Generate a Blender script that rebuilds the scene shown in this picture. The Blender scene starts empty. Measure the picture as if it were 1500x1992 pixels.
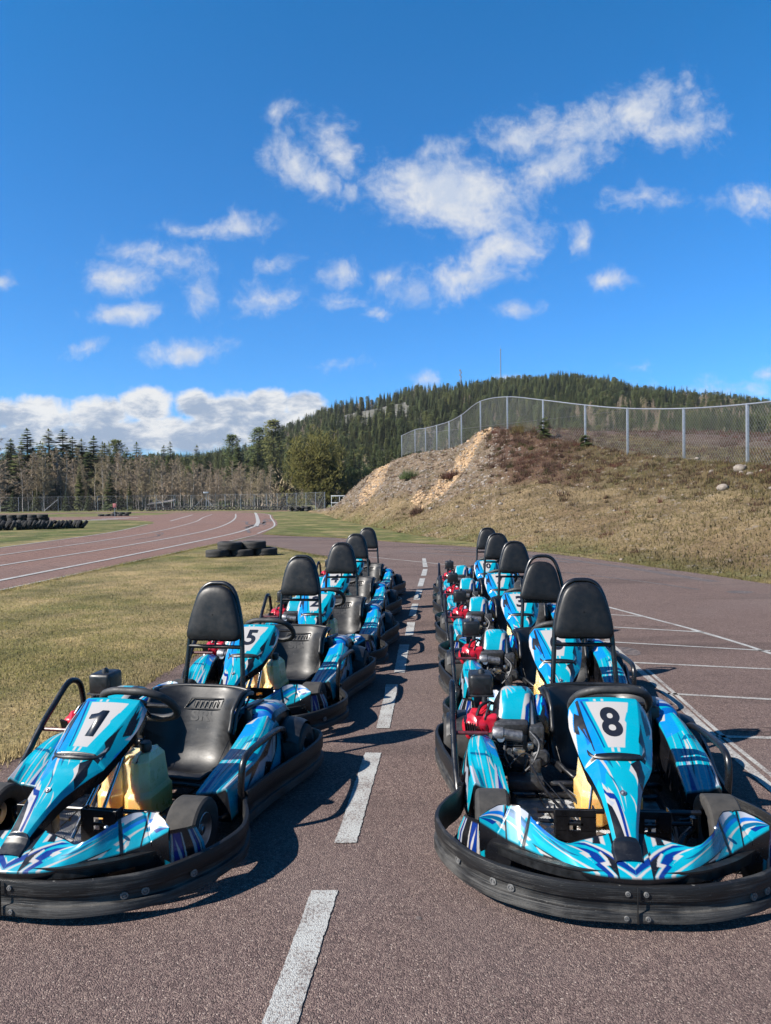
import bpy, bmesh, math, random
import numpy as np
from mathutils import Vector, Matrix, Euler
R = math.radians
random.seed(7); rng = np.random.default_rng(7)
scene = bpy.context.scene
COL = scene.collection
# ------------------------------------------------------------------ objects
def link(o, parent=None):
    COL.objects.link(o)
    if parent is not None: o.parent = parent
    return o
def empty(name, loc=(0, 0, 0), rz=0.0):
    o = bpy.data.objects.new(name, None); link(o)
    o.empty_display_size = 0.1
    o.location = loc; o.rotation_euler = (0, 0, rz)
    return o
def tag(o, label=None, cat=None, group=None, kind=None):
    if label: o['label'] = label
    if cat: o['category'] = cat
    if group: o['group'] = group
    if kind: o['kind'] = kind
    return o
def copy_tree(o, parent=None):
    c = o.copy(); COL.objects.link(c); c.parent = parent
    for ch in list(o.children): copy_tree(ch, c)
    return c
def mesh_np(name, V, F, m, parent=None, smooth=True, col=None, sharp=None):
    """F: (n,3) or (n,4) int array, or list of arrays"""
    V = np.asarray(V, np.float32)
    Fs = F if isinstance(F, list) else [F]
    Fs = [np.asarray(f, np.int32) for f in Fs if len(f)]
    me = bpy.data.meshes.new(name)
    me.vertices.add(len(V)); me.vertices.foreach_set('co', V.ravel())
    nl = sum(f.size for f in Fs); npl = sum(len(f) for f in Fs)
    me.loops.add(nl); me.polygons.add(npl)
    me.loops.foreach_set('vertex_index', np.concatenate([f.ravel() for f in Fs]))
    tot = np.concatenate([np.full(len(f), f.shape[1], np.int32) for f in Fs])
    st = np.concatenate([[0], np.cumsum(tot)[:-1]]).astype(np.int32)
    me.polygons.foreach_set('loop_start', st)
    me.update(calc_edges=True); me.validate()
    if smooth: me.polygons.foreach_set('use_smooth', np.ones(npl, bool))
    if col is not None:
        a = me.color_attributes.new('paint', 'FLOAT_COLOR', 'POINT')
        c = np.ones((len(V), 4), np.float32); c[:, :3] = col
        a.data.foreach_set('color', c.ravel())
    if sharp: me.set_sharp_from_angle(angle=R(sharp))
    if m is not None: me.materials.append(m)
    o = bpy.data.objects.new(name, me)
    return link(o, parent)
def grid_faces(nu, nv, cu=False, cv=False, flip=False):
    I = np.arange(nu * nv).reshape(nu, nv)
    a = I if not cu else np.vstack([I, I[:1]])
    if cv: a = np.hstack([a, a[:, :1]])
    f = np.stack([a[:-1, :-1], a[1:, :-1], a[1:, 1:], a[:-1, 1:]], -1).reshape(-1, 4)
    return f[:, ::-1] if flip else f
class B:
    """collects rounded boxes, tubes, lathes into one mesh"""
    def __init__(s): s.V = []; s.F3 = []; s.F4 = []; s.n = 0; s.poly = []
    def add(s, V, F):
        V = np.asarray(V, float); F = np.asarray(F)
        s.V.append(V); (s.F4 if F.shape[1] == 4 else s.F3).append(F + s.n); s.n += len(V)
    def box(s, c, size, rot=(0, 0, 0), bev=0.004, seg=2):
        bm = bmesh.new(); bmesh.ops.create_cube(bm, size=1.0)
        bmesh.ops.scale(bm, vec=size, verts=bm.verts)
        if bev > 0: bmesh.ops.bevel(bm, geom=list(bm.edges), offset=min(bev, min(size) * .45), segments=seg, profile=.5, affect='EDGES')
        bmesh.ops.transform(bm, matrix=Matrix.Translation(c) @ Euler(rot).to_matrix().to_4x4(), verts=bm.verts)
        s.bm(bm); return s
    def bm(s, bm):
        bm.verts.index_update(); V = [tuple(v.co) for v in bm.verts]
        f3 = []; f4 = []
        for f in bm.faces:
            k = [v.index for v in f.verts]
            if len(k) == 3: f3.append(k)
            elif len(k) == 4: f4.append(k)
            else:
                for i in range(1, len(k) - 1): f3.append([k[0], k[i], k[i + 1]])
        s.V.append(np.array(V))
        if f3: s.F3.append(np.array(f3) + s.n)
        if f4: s.F4.append(np.array(f4) + s.n)
        s.n += len(V); bm.free()
    def tube(s, path, r, n=10, closed=False, caps=True):
        P = np.asarray(path, float); m = len(P)
        rr = np.full(m, r, float) if np.isscalar(r) else np.asarray(r, float)
        T = np.zeros_like(P)
        if closed: T = np.roll(P, -1, 0) - np.roll(P, 1, 0)
        else:
            T[1:-1] = P[2:] - P[:-2]; T[0] = P[1] - P[0]; T[-1] = P[-1] - P[-2]
        T /= np.linalg.norm(T, axis=1)[:, None] + 1e-12
        up = np.array([0, 0, 1.]) if abs(T[0][2]) < .9 else np.array([1., 0, 0])
        N = np.zeros_like(P); N[0] = up - T[0] * up.dot(T[0]); N[0] /= np.linalg.norm(N[0])
        for i in range(1, m):
            v = N[i - 1] - T[i] * N[i - 1].dot(T[i]); N[i] = v / (np.linalg.norm(v) + 1e-12)
        Bn = np.cross(T, N)
        a = np.arange(n) * 2 * math.pi / n
        V = P[:, None] + rr[:, None, None] * (np.cos(a)[None, :, None] * N[:, None] + np.sin(a)[None, :, None] * Bn[:, None])
        s.add(V.reshape(-1, 3), grid_faces(m, n, closed, True))
        if caps and not closed:
            for ring, fl in ((0, True), (m - 1, False)):
                base = s.n - m * n + ring * n
                c = s.n; s.V.append(P[ring][None]); s.n += 1
                f = np.array([[c, base + i, base + (i + 1) % n] for i in range(n)])
                s.F3.append(f[:, ::-1] if fl else f)
        return s
    def lathe(s, prof, c, axis=(1, 0, 0), n=32):
        """prof: (r, h) along axis"""
        ax = Vector(axis).normalized(); q = Vector((0, 0, 1)).rotation_difference(ax)
        M = np.array(q.to_matrix())
        a = np.arange(n) * 2 * math.pi / n
        pr = np.asarray(prof, float)
        V = np.stack([pr[:, None, 0] * np.cos(a), pr[:, None, 0] * np.sin(a), np.repeat(pr[:, 1:2], n, 1)], -1).reshape(-1, 3)
        s.add(V @ M.T + np.asarray(c), grid_faces(len(pr), n, False, True, True)); return s
    def grid(s, P, flip=False):
        nu, nv = P.shape[:2]; s.add(P.reshape(-1, 3), grid_faces(nu, nv, flip=flip)); return s
    def prism(s, poly, h, M=None):
        """2-D outline extruded along z by h, placed by matrix M"""
        bm = bmesh.new(); vs = [bm.verts.new((x, y, 0)) for x, y in poly]
        f = bm.faces.new(vs); r = bmesh.ops.extrude_face_region(bm, geom=[f])
        bmesh.ops.translate(bm, vec=(0, 0, h), verts=[e for e in r['geom'] if isinstance(e, bmesh.types.BMVert)])
        bmesh.ops.recalc_face_normals(bm, faces=bm.faces)
        bmesh.ops.triangulate(bm, faces=bm.faces)
        if M is not None: bmesh.ops.transform(bm, matrix=M, verts=bm.verts)
        s.bm(bm); return s
    def obj(s, name, m, parent=None, smooth=True, sharp=35):
        F = []
        if s.F4: F.append(np.concatenate(s.F4))
        if s.F3: F.append(np.concatenate(s.F3))
        return mesh_np(name, np.concatenate(s.V), F, m, parent, smooth, None, sharp if smooth else None)
def cr(pts, n=8, closed=False):
    """Catmull-Rom through pts"""
    P = np.asarray(pts, float); m = len(P); out = []
    rngk = range(m) if closed else range(m - 1)
    for i in rngk:
        p1 = P[i]; p2 = P[(i + 1) % m]
        p0 = P[i - 1] if (closed or i > 0) else 2 * p1 - p2
        p3 = P[(i + 2) % m] if (closed or i + 2 < m) else 2 * p2 - p1
        for k in range(n):
            t = k / n
            out.append(.5 * (2 * p1 + (p2 - p0) * t + (2 * p0 - 5 * p1 + 4 * p2 - p3) * t * t + (3 * p1 - p0 - 3 * p2 + p3) * t ** 3))
    if not closed: out.append(P[-1])
    return np.array(out)
def smoothstep(a, b, x):
    t = np.clip((np.asarray(x, float) - a) / (b - a), 0, 1); return t * t * (3 - 2 * t)
_perm = rng.permutation(512)
def vnoise(x, y, seed=0):
    x = np.asarray(x, float); y = np.asarray(y, float)
    xi = np.floor(x).astype(int); yi = np.floor(y).astype(int); fx = x - xi; fy = y - yi
    fx = fx * fx * (3 - 2 * fx); fy = fy * fy * (3 - 2 * fy)
    h = lambda a, b: _perm[(_perm[(a + seed * 37) & 511] + b) & 511] / 255.5 - 1
    return (h(xi, yi) * (1 - fx) + h(xi + 1, yi) * fx) * (1 - fy) + (h(xi, yi + 1) * (1 - fx) + h(xi + 1, yi + 1) * fx) * fy
def fbm(x, y, oct=4, seed=0):
    s = 0; a = 1.0; t = 0
    for o in range(oct):
        s = s + a * vnoise(x * 2 ** o, y * 2 ** o, seed + o); t += a; a *= .5
    return s / t
# ------------------------------------------------------------------ materials
def lin(r, g=None, b=None):
    if g is None: r, g, b = r
    f = lambda c: c / 12.92 if c <= .04045 else ((c + .055) / 1.055) ** 2.4
    return tuple(f(v / 255.) for v in (r, g, b))
class NT:
    def __init__(s, tree): s.t = tree; s.L = tree.links
    def n(s, typ, ins=None, **attrs):
        nd = s.t.nodes.new(typ)
        for k, v in attrs.items(): setattr(nd, k, v)
        for k, v in (ins or {}).items():
            sk = nd.inputs[k]
            if isinstance(v, bpy.types.NodeSocket): s.L.new(v, sk)
            else:
                if isinstance(v, (tuple, list)) and len(v) == 3 and len(getattr(sk, 'default_value', (0,))) == 4: v = tuple(v) + (1,)
                sk.default_value = v
        return nd
    def math(s, op, a, b=0.0, c=None, clamp=False):
        d = {0: a, 1: b}
        if c is not None: d[2] = c
        return s.n('ShaderNodeMath', d, operation=op, use_clamp=clamp).outputs[0]
    def mix(s, f, a, b, mode='MIX'):
        nd = s.n('ShaderNodeMix', None, data_type='RGBA', blend_type=mode)
        for i, v in ((0, f), (6, a), (7, b)):
            if isinstance(v, bpy.types.NodeSocket): s.L.new(v, nd.inputs[i])
            else: nd.inputs[i].default_value = (tuple(v) + (1,) if isinstance(v, (tuple, list)) and len(v) == 3 else v)
        return nd.outputs[2]
    def noise(s, vec, scale, detail=3, rough=.5, dist=0.0, out=0):
        return s.n('ShaderNodeTexNoise', {'Vector': vec, 'Scale': scale, 'Detail': detail, 'Roughness': rough, 'Distortion': dist}).outputs[out]
    def vor(s, vec, scale, out='Color', feature='F1', rand=1.0):
        return s.n('ShaderNodeTexVoronoi', {'Vector': vec, 'Scale': scale, 'Randomness': rand}, feature=feature).outputs[out]
    def ramp(s, f, stops, interp='LINEAR'):
        nd = s.n('ShaderNodeValToRGB', {0: f}); e = nd.color_ramp.elements; nd.color_ramp.interpolation = interp
        while len(e) < len(stops): e.new(.5)
        for k, (p, c) in zip(e, stops):
            k.position = p; k.color = (c, c, c, 1) if np.isscalar(c) else tuple(c) + (1,)
        return nd.outputs[0]
    def mapr(s, v, a, b, c=0.0, d=1.0, smooth=False):
        return s.n('ShaderNodeMapRange', {0: v, 1: a, 2: b, 3: c, 4: d}, interpolation_type='SMOOTHSTEP' if smooth else 'LINEAR').outputs[0]
    def vmul(s, v, k): return s.n('ShaderNodeVectorMath', {0: v, 1: k}, operation='MULTIPLY').outputs[0]
    def coord(s, w='Object'): return s.n('ShaderNodeTexCoord').outputs[w]
    def pos(s): return s.n('ShaderNodeNewGeometry').outputs['Position']
    def bump(s, h, strength=.3, dist=.01): return s.n('ShaderNodeBump', {'Height': h, 'Strength': strength, 'Distance': dist}).outputs[0]
def mat(name, color=(.5, .5, .5), rough=.5, metal=0.0, build=None, **kw):
    m = bpy.data.materials.new(name); m.use_nodes = True; t = m.node_tree
    p = t.nodes['Principled BSDF']; N = NT(t)
    d = {'Base Color': tuple(color) + (1,), 'Roughness': rough, 'Metallic': metal}; d.update(kw)
    if build: d.update(build(N))
    for k, v in d.items():
        sk = p.inputs[k]
        if isinstance(v, bpy.types.NodeSocket): t.links.new(v, sk)
        else:
            if isinstance(v, (tuple, list)) and len(v) == 3 and len(sk.default_value) == 4: v = tuple(v) + (1,)
            sk.default_value = v
    return m
def plain(c, r0, r1, scale=40, var=.25, bumpv=.0):
    """base colour with fine dirt variation"""
    def f(N):
        v = N.coord(); a = N.noise(v, scale, 4, .6)
        col = N.mix(N.mapr(a, .3, .7), tuple(x * (1 - var) for x in c), tuple(min(1, x * (1 + var)) for x in c))
        d = {'Base Color': col, 'Roughness': N.mapr(a, .3, .7, r0, r1)}
        if bumpv: d['Normal'] = N.bump(N.noise(v, scale * 6, 2), bumpv, .002)
        return d
    return f
M = {}
def b_paint(N):
    a = N.n('ShaderNodeAttribute', attribute_name='paint').outputs['Color']
    v = N.coord(); d = N.noise(v, 14, 5, .65)
    fine = N.noise(v, 160, 2)
    dust = N.mapr(d, .56, .8, 0, .07)
    c = N.mix(dust, a, (.22, .2, .18))
    sc = N.noise(N.vmul(v, (30, 260, 90)), 1.0, 2, .5)
    c = N.mix(N.mapr(sc, .73, .79, 0, .13), c, (.5, .55, .6))
    return {'Base Color': c, 'Roughness': N.mapr(d, .3, .75, .2, .42), 'Normal': N.bump(N.math('ADD', N.noise(v, 9, 2), N.math('MULTIPLY', fine, .05)), .08, .01)}
M['paint'] = mat('printed_bodywork', build=b_paint, **{'Coat Weight': .12, 'Coat Roughness': .1, 'Specular IOR Level': .4})
def b_bumper(N):
    v = N.coord()
    st = N.noise(N.vmul(v, (7, 7, 190)), 1.0, 4, .65, .35)
    big = N.noise(v, 5, 4, .6)
    gr = N.noise(v, 260, 2, .6)
    z = N.n('ShaderNodeSeparateXYZ', {0: v}).outputs[2]
    low = N.mapr(z, .03, .17, .14, -.07)
    w = N.mapr(N.math('ADD', N.math('ADD', N.math('MULTIPLY', st, .55), N.math('MULTIPLY', big, .5)), low), .53, .73, 0, 1)
    w = N.math('MULTIPLY', w, N.mapr(gr, .3, .6, .45, 1))
    c = N.mix(w, (.009, .0095, .011), (.105, .102, .097))
    spk = N.mapr(N.noise(N.vmul(v, (60, 60, 420)), 1.0, 2), .71, .76)
    c = N.mix(N.math('MULTIPLY', spk, .5), c, (.22, .22, .21))
    hh = N.math('ADD', N.math('MULTIPLY', st, .7), N.math('MULTIPLY', gr, .3))
    return {'Base Color': c, 'Roughness': N.mapr(w, 0, 1, .5, .88), 'Specular IOR Level': .35, 'Normal': N.bump(hh, .6, .004)}
M['bumper'] = mat('scuffed_bumper_plastic', build=b_bumper)
M['black'] = mat('black_plastic', build=plain((.009, .0095, .011), .32, .55, 30, .35, .06))
M['satin'] = mat('black_powder_coat', build=plain((.008, .008, .0095), .22, .42, 25, .3))
M['grip'] = mat('grip_foam', build=plain((.02, .02, .021), .55, .75, 60, .3, .12))
M['vinyl'] = mat('headrest_vinyl', build=plain((.008, .0083, .0095), .38, .55, 22, .25, .09), **{'Specular IOR Level': .3})
def b_seat(N):
    v = N.coord(); a = N.noise(N.vmul(v, (4, 4, 12)), 1.4, 5, .65); g = N.noise(v, 90, 3)
    w = N.mapr(a, .45, .7)
    c = N.mix(w, (.007, .0073, .0085), (.022, .0225, .024))
    sc = N.mapr(N.noise(N.vmul(v, (120, 120, 9)), 1.0, 2), .7, .78)
    c = N.mix(N.math('MULTIPLY', sc, .4), c, (.16, .16, .165))
    return {'Base Color': c, 'Roughness': N.mapr(a, .35, .7, .36, .6), 'Specular IOR Level': .4, 'Normal': N.bump(N.math('ADD', a, N.math('MULTIPLY', g, .2)), .12, .006)}
M['seat'] = mat('worn_seat_plastic', build=b_seat)
def b_tyre(N):
    v = N.coord(); a = N.noise(v, 30, 4, .6); g = N.noise(v, 400, 2)
    return {'Base Color': N.mix(N.mapr(a, .3, .7), (.014, .014, .0145), (.042, .039, .036)), 'Roughness': .85, 'Normal': N.bump(g, .35, .002)}
M['tyre'] = mat('tyre_rubber', build=b_tyre)
M['alu'] = mat('cast_aluminium', build=plain((.55, .55, .56), .3, .5, 30, .15), metal=1.0)
M['chrome'] = mat('chrome_steel', build=plain((.7, .7, .72), .12, .25, 40, .1), metal=1.0)
M['steel'] = mat('dull_steel', build=plain((.3, .3, .31), .4, .6, 50, .3), metal=.85)
M['cast'] = mat('dark_engine_casting', build=plain((.075, .078, .085), .38, .6, 60, .4, .1), metal=.6)
M['red'] = mat('red_engine_enamel', build=plain((.5, .012, .03), .22, .4, 18, .25))
M['bolt'] = mat('washer_grey', build=plain((.2, .2, .2), .4, .6, 90, .35), metal=.35)
M['sticker'] = mat('white_sticker', build=plain((.42, .37, .36), .4, .5, 60, .1))
M['ink'] = mat('number_ink', build=plain((.012, .013, .02), .3, .4, 40, .15))
def b_tank(N):
    v = N.coord(); z = N.n('ShaderNodeSeparateXYZ', {0: v}).outputs[2]
    a = N.noise(v, 12, 4, .6)
    f = N.mapr(N.math('ADD', z, N.math('MULTIPLY', N.math('SUBTRACT', a, .5), .05)), .12, .27, 0, 1, True)
    c = N.mix(f, (.86, .48, .12), (.93, .73, .40))
    c = N.mix(N.mapr(N.noise(v, 55, 3), .62, .72, 0, .35), c, (.3, .2, .08))
    return {'Base Color': c, 'Roughness': N.mapr(a, .3, .7, .22, .4), 'Subsurface Weight': .8, 'Subsurface Radius': (.10, .06, .02), 'Subsurface Scale': .7, 'Normal': N.bump(a, .08, .01)}
M['tank'] = mat('yellowed_tank_plastic', build=b_tank)
def b_check(N):
    v = N.coord(); rot = N.n('ShaderNodeMapping', {'Vector': v, 'Rotation': (0, 0, R(45))}).outputs[0]
    s = N.n('ShaderNodeSeparateXYZ', {0: N.vmul(rot, (24, 24, 1))})
    fx, fy = s.outputs[0], s.outputs[1]
    ck = N.n('ShaderNodeTexChecker', {'Vector': N.vmul(rot, (24, 24, .01)), 'Scale': 1.0}).outputs[1]
    wx = N.math('ABSOLUTE', N.math('SUBTRACT', N.math('FRACT', N.math('MULTIPLY', fx, 5)), .5))
    wy = N.math('ABSOLUTE', N.math('SUBTRACT', N.math('FRACT', N.math('MULTIPLY', fy, 5)), .5))
    h = N.math('ADD', N.math('MULTIPLY', ck, N.mapr(wx, .1, .35)), N.math('MULTIPLY', N.math('SUBTRACT', 1, ck), N.mapr(wy, .1, .35)))
    d = N.noise(v, 20, 4, .6)
    return {'Base Color': N.mix(N.math('MULTIPLY', N.mapr(d, .4, .75), .6), (.62, .63, .64), (.2, .2, .2)), 'Roughness': N.mapr(d, .3, .7, .3, .55), 'Normal': N.bump(h, .9, .003)}
M['check'] = mat('checker_plate', build=b_check, metal=.9)
# ------------------------------------------------------------------ printed graphics
ink = lambda *c, k=.56: tuple(k * v for v in lin(*c))
TEAL = ink(2, 170, 196, k=.76); CYAN = ink(14, 196, 224, k=.74); BLUE = ink(6, 112, 205, k=.7); SKYB = ink(10, 148, 232, k=.72); NAVY = ink(8, 60, 158); DTEAL = ink(6, 116, 164); WHT = ink(226, 222, 220); LAV = ink(200, 207, 222); BLK = (.007, .0075, .010)
def pip(x, y, poly):
    ins = np.zeros(x.shape, bool); n = len(poly)
    for i in range(n):
        x1, y1 = poly[i]; x2, y2 = poly[(i + 1) % n]
        if y1 == y2: continue
        c = ((y1 > y) != (y2 > y)) & (x < (x2 - x1) * (y - y1) / (y2 - y1) + x1)
        ins ^= c
    return ins
def print_on(S, T, base, shapes, ds, dt):
    out = np.zeros(S.shape + (3,))
    for ox, oy in ((-.25, -.25), (.25, -.25), (-.25, .25), (.25, .25)):
        s = S + ox * ds; t = T + oy * dt
        c = np.empty(S.shape + (3,)); c[:] = base
        for colr, poly in shapes: c[pip(s, t, poly)] = colr
        out += c / 4
    return out
def streak(p, q, w, c, tip=.35, k=0.0):
    """tapered shard from p to q"""
    p = np.array(p, float); q = np.array(q, float); d = q - p; n = np.array([-d[1], d[0]]); n /= np.linalg.norm(n) + 1e-9
    return (c, [tuple(p), tuple(p + d * tip + n * w), tuple(p + d * .8 + n * w * .6), tuple(q), tuple(p + d * .7 - n * w * .5), tuple(p + d * .55 - n * w * (.25 + k)), tuple(p + d * .5 - n * w)])
def shards(seed, n, s0, s1, t0, t1, slope, cols, w=(.02, .09), ln=(.25, .6)):
    r = random.Random(seed); out = []
    for i in range(n):
        L = r.uniform(*ln) * (t1 - t0); a = slope + r.uniform(-.18, .18)
        x = r.uniform(s0, s1); y = r.uniform(t0, t1)
        d = np.array([math.sin(a) * (s1 - s0) / (t1 - t0), math.cos(a)]) * L
        out.append(streak((x - d[0] / 2, y - d[1] / 2), (x + d[0] / 2, y + d[1] / 2), r.uniform(*w) * (s1 - s0), r.choice(cols), r.uniform(.15, .5), r.uniform(-.5, .3)))
    return out
# ------------------------------------------------------------------ one go-kart (front at y=0, looking along +y from the nose; x to the viewer's right)
def interp_rows(rows, n, smooth=True):
    """rows: (m, ...) key rows -> n rows"""
    A = np.asarray(rows, float); m = len(A); k = A.reshape(m, -1)
    t = np.linspace(0, m - 1, n); i = np.minimum(t.astype(int), m - 2); f = (t - i)[:, None]
    p1 = k[i]; p2 = k[i + 1]; p0 = k[np.maximum(i - 1, 0)]; p3 = k[np.minimum(i + 2, m - 1)]
    if smooth: o = .5 * (2 * p1 + (p2 - p0) * f + (2 * p0 - 5 * p1 + 4 * p2 - p3) * f ** 2 + (3 * p1 - p0 - 3 * p2 + p3) * f ** 3)
    else: o = p1 * (1 - f) + p2 * f
    return o.reshape((n,) + A.shape[1:]), t
def mirror_path(h):
    """half outline from x=0 to ... -> full, left to right"""
    L = [(-x, *r) for x, *r in h[::-1]]
    return np.array(L[:-1] + [tuple(p) for p in h])
def sweep_band(path, prof, closed=False, zoff=None, wave=0.0):
    P = np.asarray(path, float); m = len(P)
    T = np.gradient(P, axis=0) if not closed else np.roll(P, -1, 0) - np.roll(P, 1, 0)
    T /= np.linalg.norm(T, axis=1)[:, None]
    Nn = np.stack([T[:, 1], -T[:, 0]], 1)
    pr = np.asarray(prof, float)
    V = np.zeros((m, len(pr), 3))
    w = wave * fbm(np.arange(m) * .12, np.zeros(m) + 3.3, 3, 5)
    V[..., :2] = P[:, None] + Nn[:, None] * (pr[None, :, :1] + w[:, None, None])
    V[..., 2] = pr[None, :, 1] + (0 if zoff is None else np.asarray(zoff)[:, None])
    return V
def cap(b, ring):
    c = ring.mean(0); n = len(ring); V = np.vstack([ring, c[None]])
    b.add(V, np.array([[i, (i + 1) % n, n] for i in range(n)]))
def band_obj(name, path, prof, m, parent, zoff=None, wave=0.0):
    V = sweep_band(path, prof, False, zoff, wave); b = B()
    b.add(V.reshape(-1, 3), grid_faces(V.shape[0], V.shape[1], False, True, True))
    cap(b, V[0]); cap(b, V[-1])
    return b.obj(name, m, parent, True, 40)

def build_kart():
    K = empty('go_kart')
    # --- bumper band -------------------------------------------------------
    half = [(0, 0), (.22, .012), (.40, .075), (.53, .165), (.622, .29), (.678, .43), (.683, .54), (.648, .655), (.598, .755), (.578, .85)]
    hp = cr(half, 9); front = mirror_path(hp)
    prof = [(-.004, .034), (.006, .031), (.0145, .034), (.0155, .040), (.0155, .066), (.0135, .070), (.003, .073), (.0015, .076), (.0015, .101), (.003, .104), (.0105, .107), (.012, .111), (.0125, .150), (.010, .157), (.004, .160), (-.004, .160), (-.007, .155), (-.008, .09)]
    side_rise = np.interp(np.abs(front[:, 0]), [0, .45, .69], [0, .004, .012])
    fb = band_obj('front_bumper', front, prof, M['bumper'], K, side_rise, .004)
    b = B(); b.box((0, -.0215, .098), (.003, .006, .125), bev=.001)
    b.obj('bumper_seam', M['black'], fb)
    for x, z in ((-.03, .134), (.03, .134), (-.035, .052), (.035, .052), (-.415, .092), (-.475, .094), (.415, .092), (.475, .094), (-.60, .105), (.60, .105)):
        i = int(np.argmin(np.abs(hp[:, 0] - abs(x)) + (hp[:, 1] > .5))); q = hp[i]; tdir = hp[min(i + 1, len(hp) - 1)] - hp[max(i - 1, 0)]; tdir /= np.linalg.norm(tdir)
        nx, ny = tdir[1] * (1 if x > 0 else -1), -tdir[0]; nn = np.array([nx, ny])
        off = .0015 if .072 < z < .108 else (.0125 if z > .1 else .0155); rr = .009 if abs(x) < .1 else .0145
        pos = np.array([abs(x) * (1 if x > 0 else -1), q[1]]) + nn * off
        b = B(); b.lathe([(0, .0065), (rr * .35, .006), (rr * .38, .0035), (rr * .55, .003), (rr * .6, .006), (rr * .95, .0055), (rr, 0)], (pos[0], pos[1], z), (nn[0], nn[1], 0), 20)
        b.obj('bumper_bolt', M['bolt'], fb)
    rh = [(.584, .80), (.592, .90), (.615, 1.05), (.650, 1.2), (.682, 1.36), (.702, 1.5), (.700, 1.60), (.672, 1.675), (.60, 1.72), (.42, 1.735), (0, 1.74)]
    rp = cr(rh, 8); rear = np.vstack([rp, (rp[::-1] * [-1, 1])[1:]])
    rprof = [(-.004, .040), (.004, .037), (.0135, .040), (.0145, .044), (.0145, .076), (.0125, .080), (.003, .083), (.0015, .087), (.0015, .112), (.003, .115), (.011, .119), (.0125, .123), (.013, .178), (.010, .185), (.003, .188), (-.004, .187), (-.007, .18), (-.008, .12)]
    rprof = [(d + .004, z) for d, z in rprof]
    band_obj('rear_bumper', rear, rprof, M['bumper'], K, None, .004)
    # hidden stays that carry the band
    # inner rail between nose and bumper
    ih = cr([(0, .018), (.2, .04), (.35, .115), (.47, .215)], 8)
    band_obj('bumper_rail', mirror_path(ih), [(-.003, .155), (.006, .155), (.006, .186), (.012, .190), (.012, .197), (-.016, .197), (-.016, .190), (-.003, .186)], M['black'], K)
    # --- nose fairing ------------------------------------------------------
    Bk = [(0, .150, .272), (.055, .147, .270), (.16, .125, .254), (.214, .098, .250), (.25, .100, .262), (.30, .13, .29), (.345, .205, .317), (.372, .24, .322), (.445, .263, .317), (.49, .235, .302), (.525, .215, .282)]
    Fr = [(0, -.008, .190), (.05, -.006, .190), (.136, .012, .190), (.188, .034, .193), (.235, .07, .197), (.288, .10, .2), (.35, .145, .206), (.382, .165, .212), (.425, .19, .222), (.47, .205, .245), (.522, .211, .275)]
    n1 = 340
    def soft(A, m=9):
        o = A.copy(); p = np.concatenate([A[:1] * [-1, 1, 1] if abs(A[0, 0]) < 1e-6 else A[:1]] + [A] + [A[-1:]])
        for c in range(3): o[m:-m, c] = np.convolve(A[:, c], np.ones(2 * m + 1) / (2 * m + 1), 'valid')
        return o
    bk, ta = interp_rows(Bk, n1, False); fr, _ = interp_rows(Fr, n1, False); bk = soft(bk); fr = soft(fr, 14)
    r = np.linspace(0, 1, 66)[None, :, None]
    top = bk[:, None] * (1 - r) + fr[:, None] * r
    top[..., 2] += (.005 * np.sin(np.pi * r[..., 0]) * smoothstep(0, 1, np.ones(n1) * 1)[:, None])
    # raised ridge where the printed panels meet
    gx = top[..., 0]
    for xx, dep in ((.345, .004), (.428, .004)):
        top[..., 2] -= dep * np.exp(-((gx - xx - (r[..., 0] - .4) * .05) / .0045) ** 2)
    lipb = bk.copy(); lipb[:, 2] -= .05; lipb[:, 1] -= .004
    sk = fr.copy(); sk[:, 2] -= .008; sk[:, 1] -= .004
    sk2 = fr.copy(); sk2[:, 2] = np.minimum(fr[:, 2] - .03, .165); sk2[:, 1] += .004
    sk3 = sk2.copy(); sk3[:, 2] = .10; sk3[:, 1] += .03; sk3[:, 0] *= .96
    P = np.concatenate([lipb[:, None], top, sk[:, None], sk2[:, None], sk3[:, None]], 1)
    Pm = P.copy(); Pm[..., 0] *= -1
    full = np.concatenate([Pm[::-1][:-1], P], 0)
    rr_ = np.concatenate([[-.2], r[0, :, 0], [1.1, 1.3, 1.6]])
    Sx = np.concatenate([-np.interp(ta, range(11), [p[0] for p in Bk])[::-1][:-1], np.interp(ta, range(11), [p[0] for p in Bk])])
    S, T = np.meshgrid(np.abs(Sx), rr_, indexing='ij')
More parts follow.
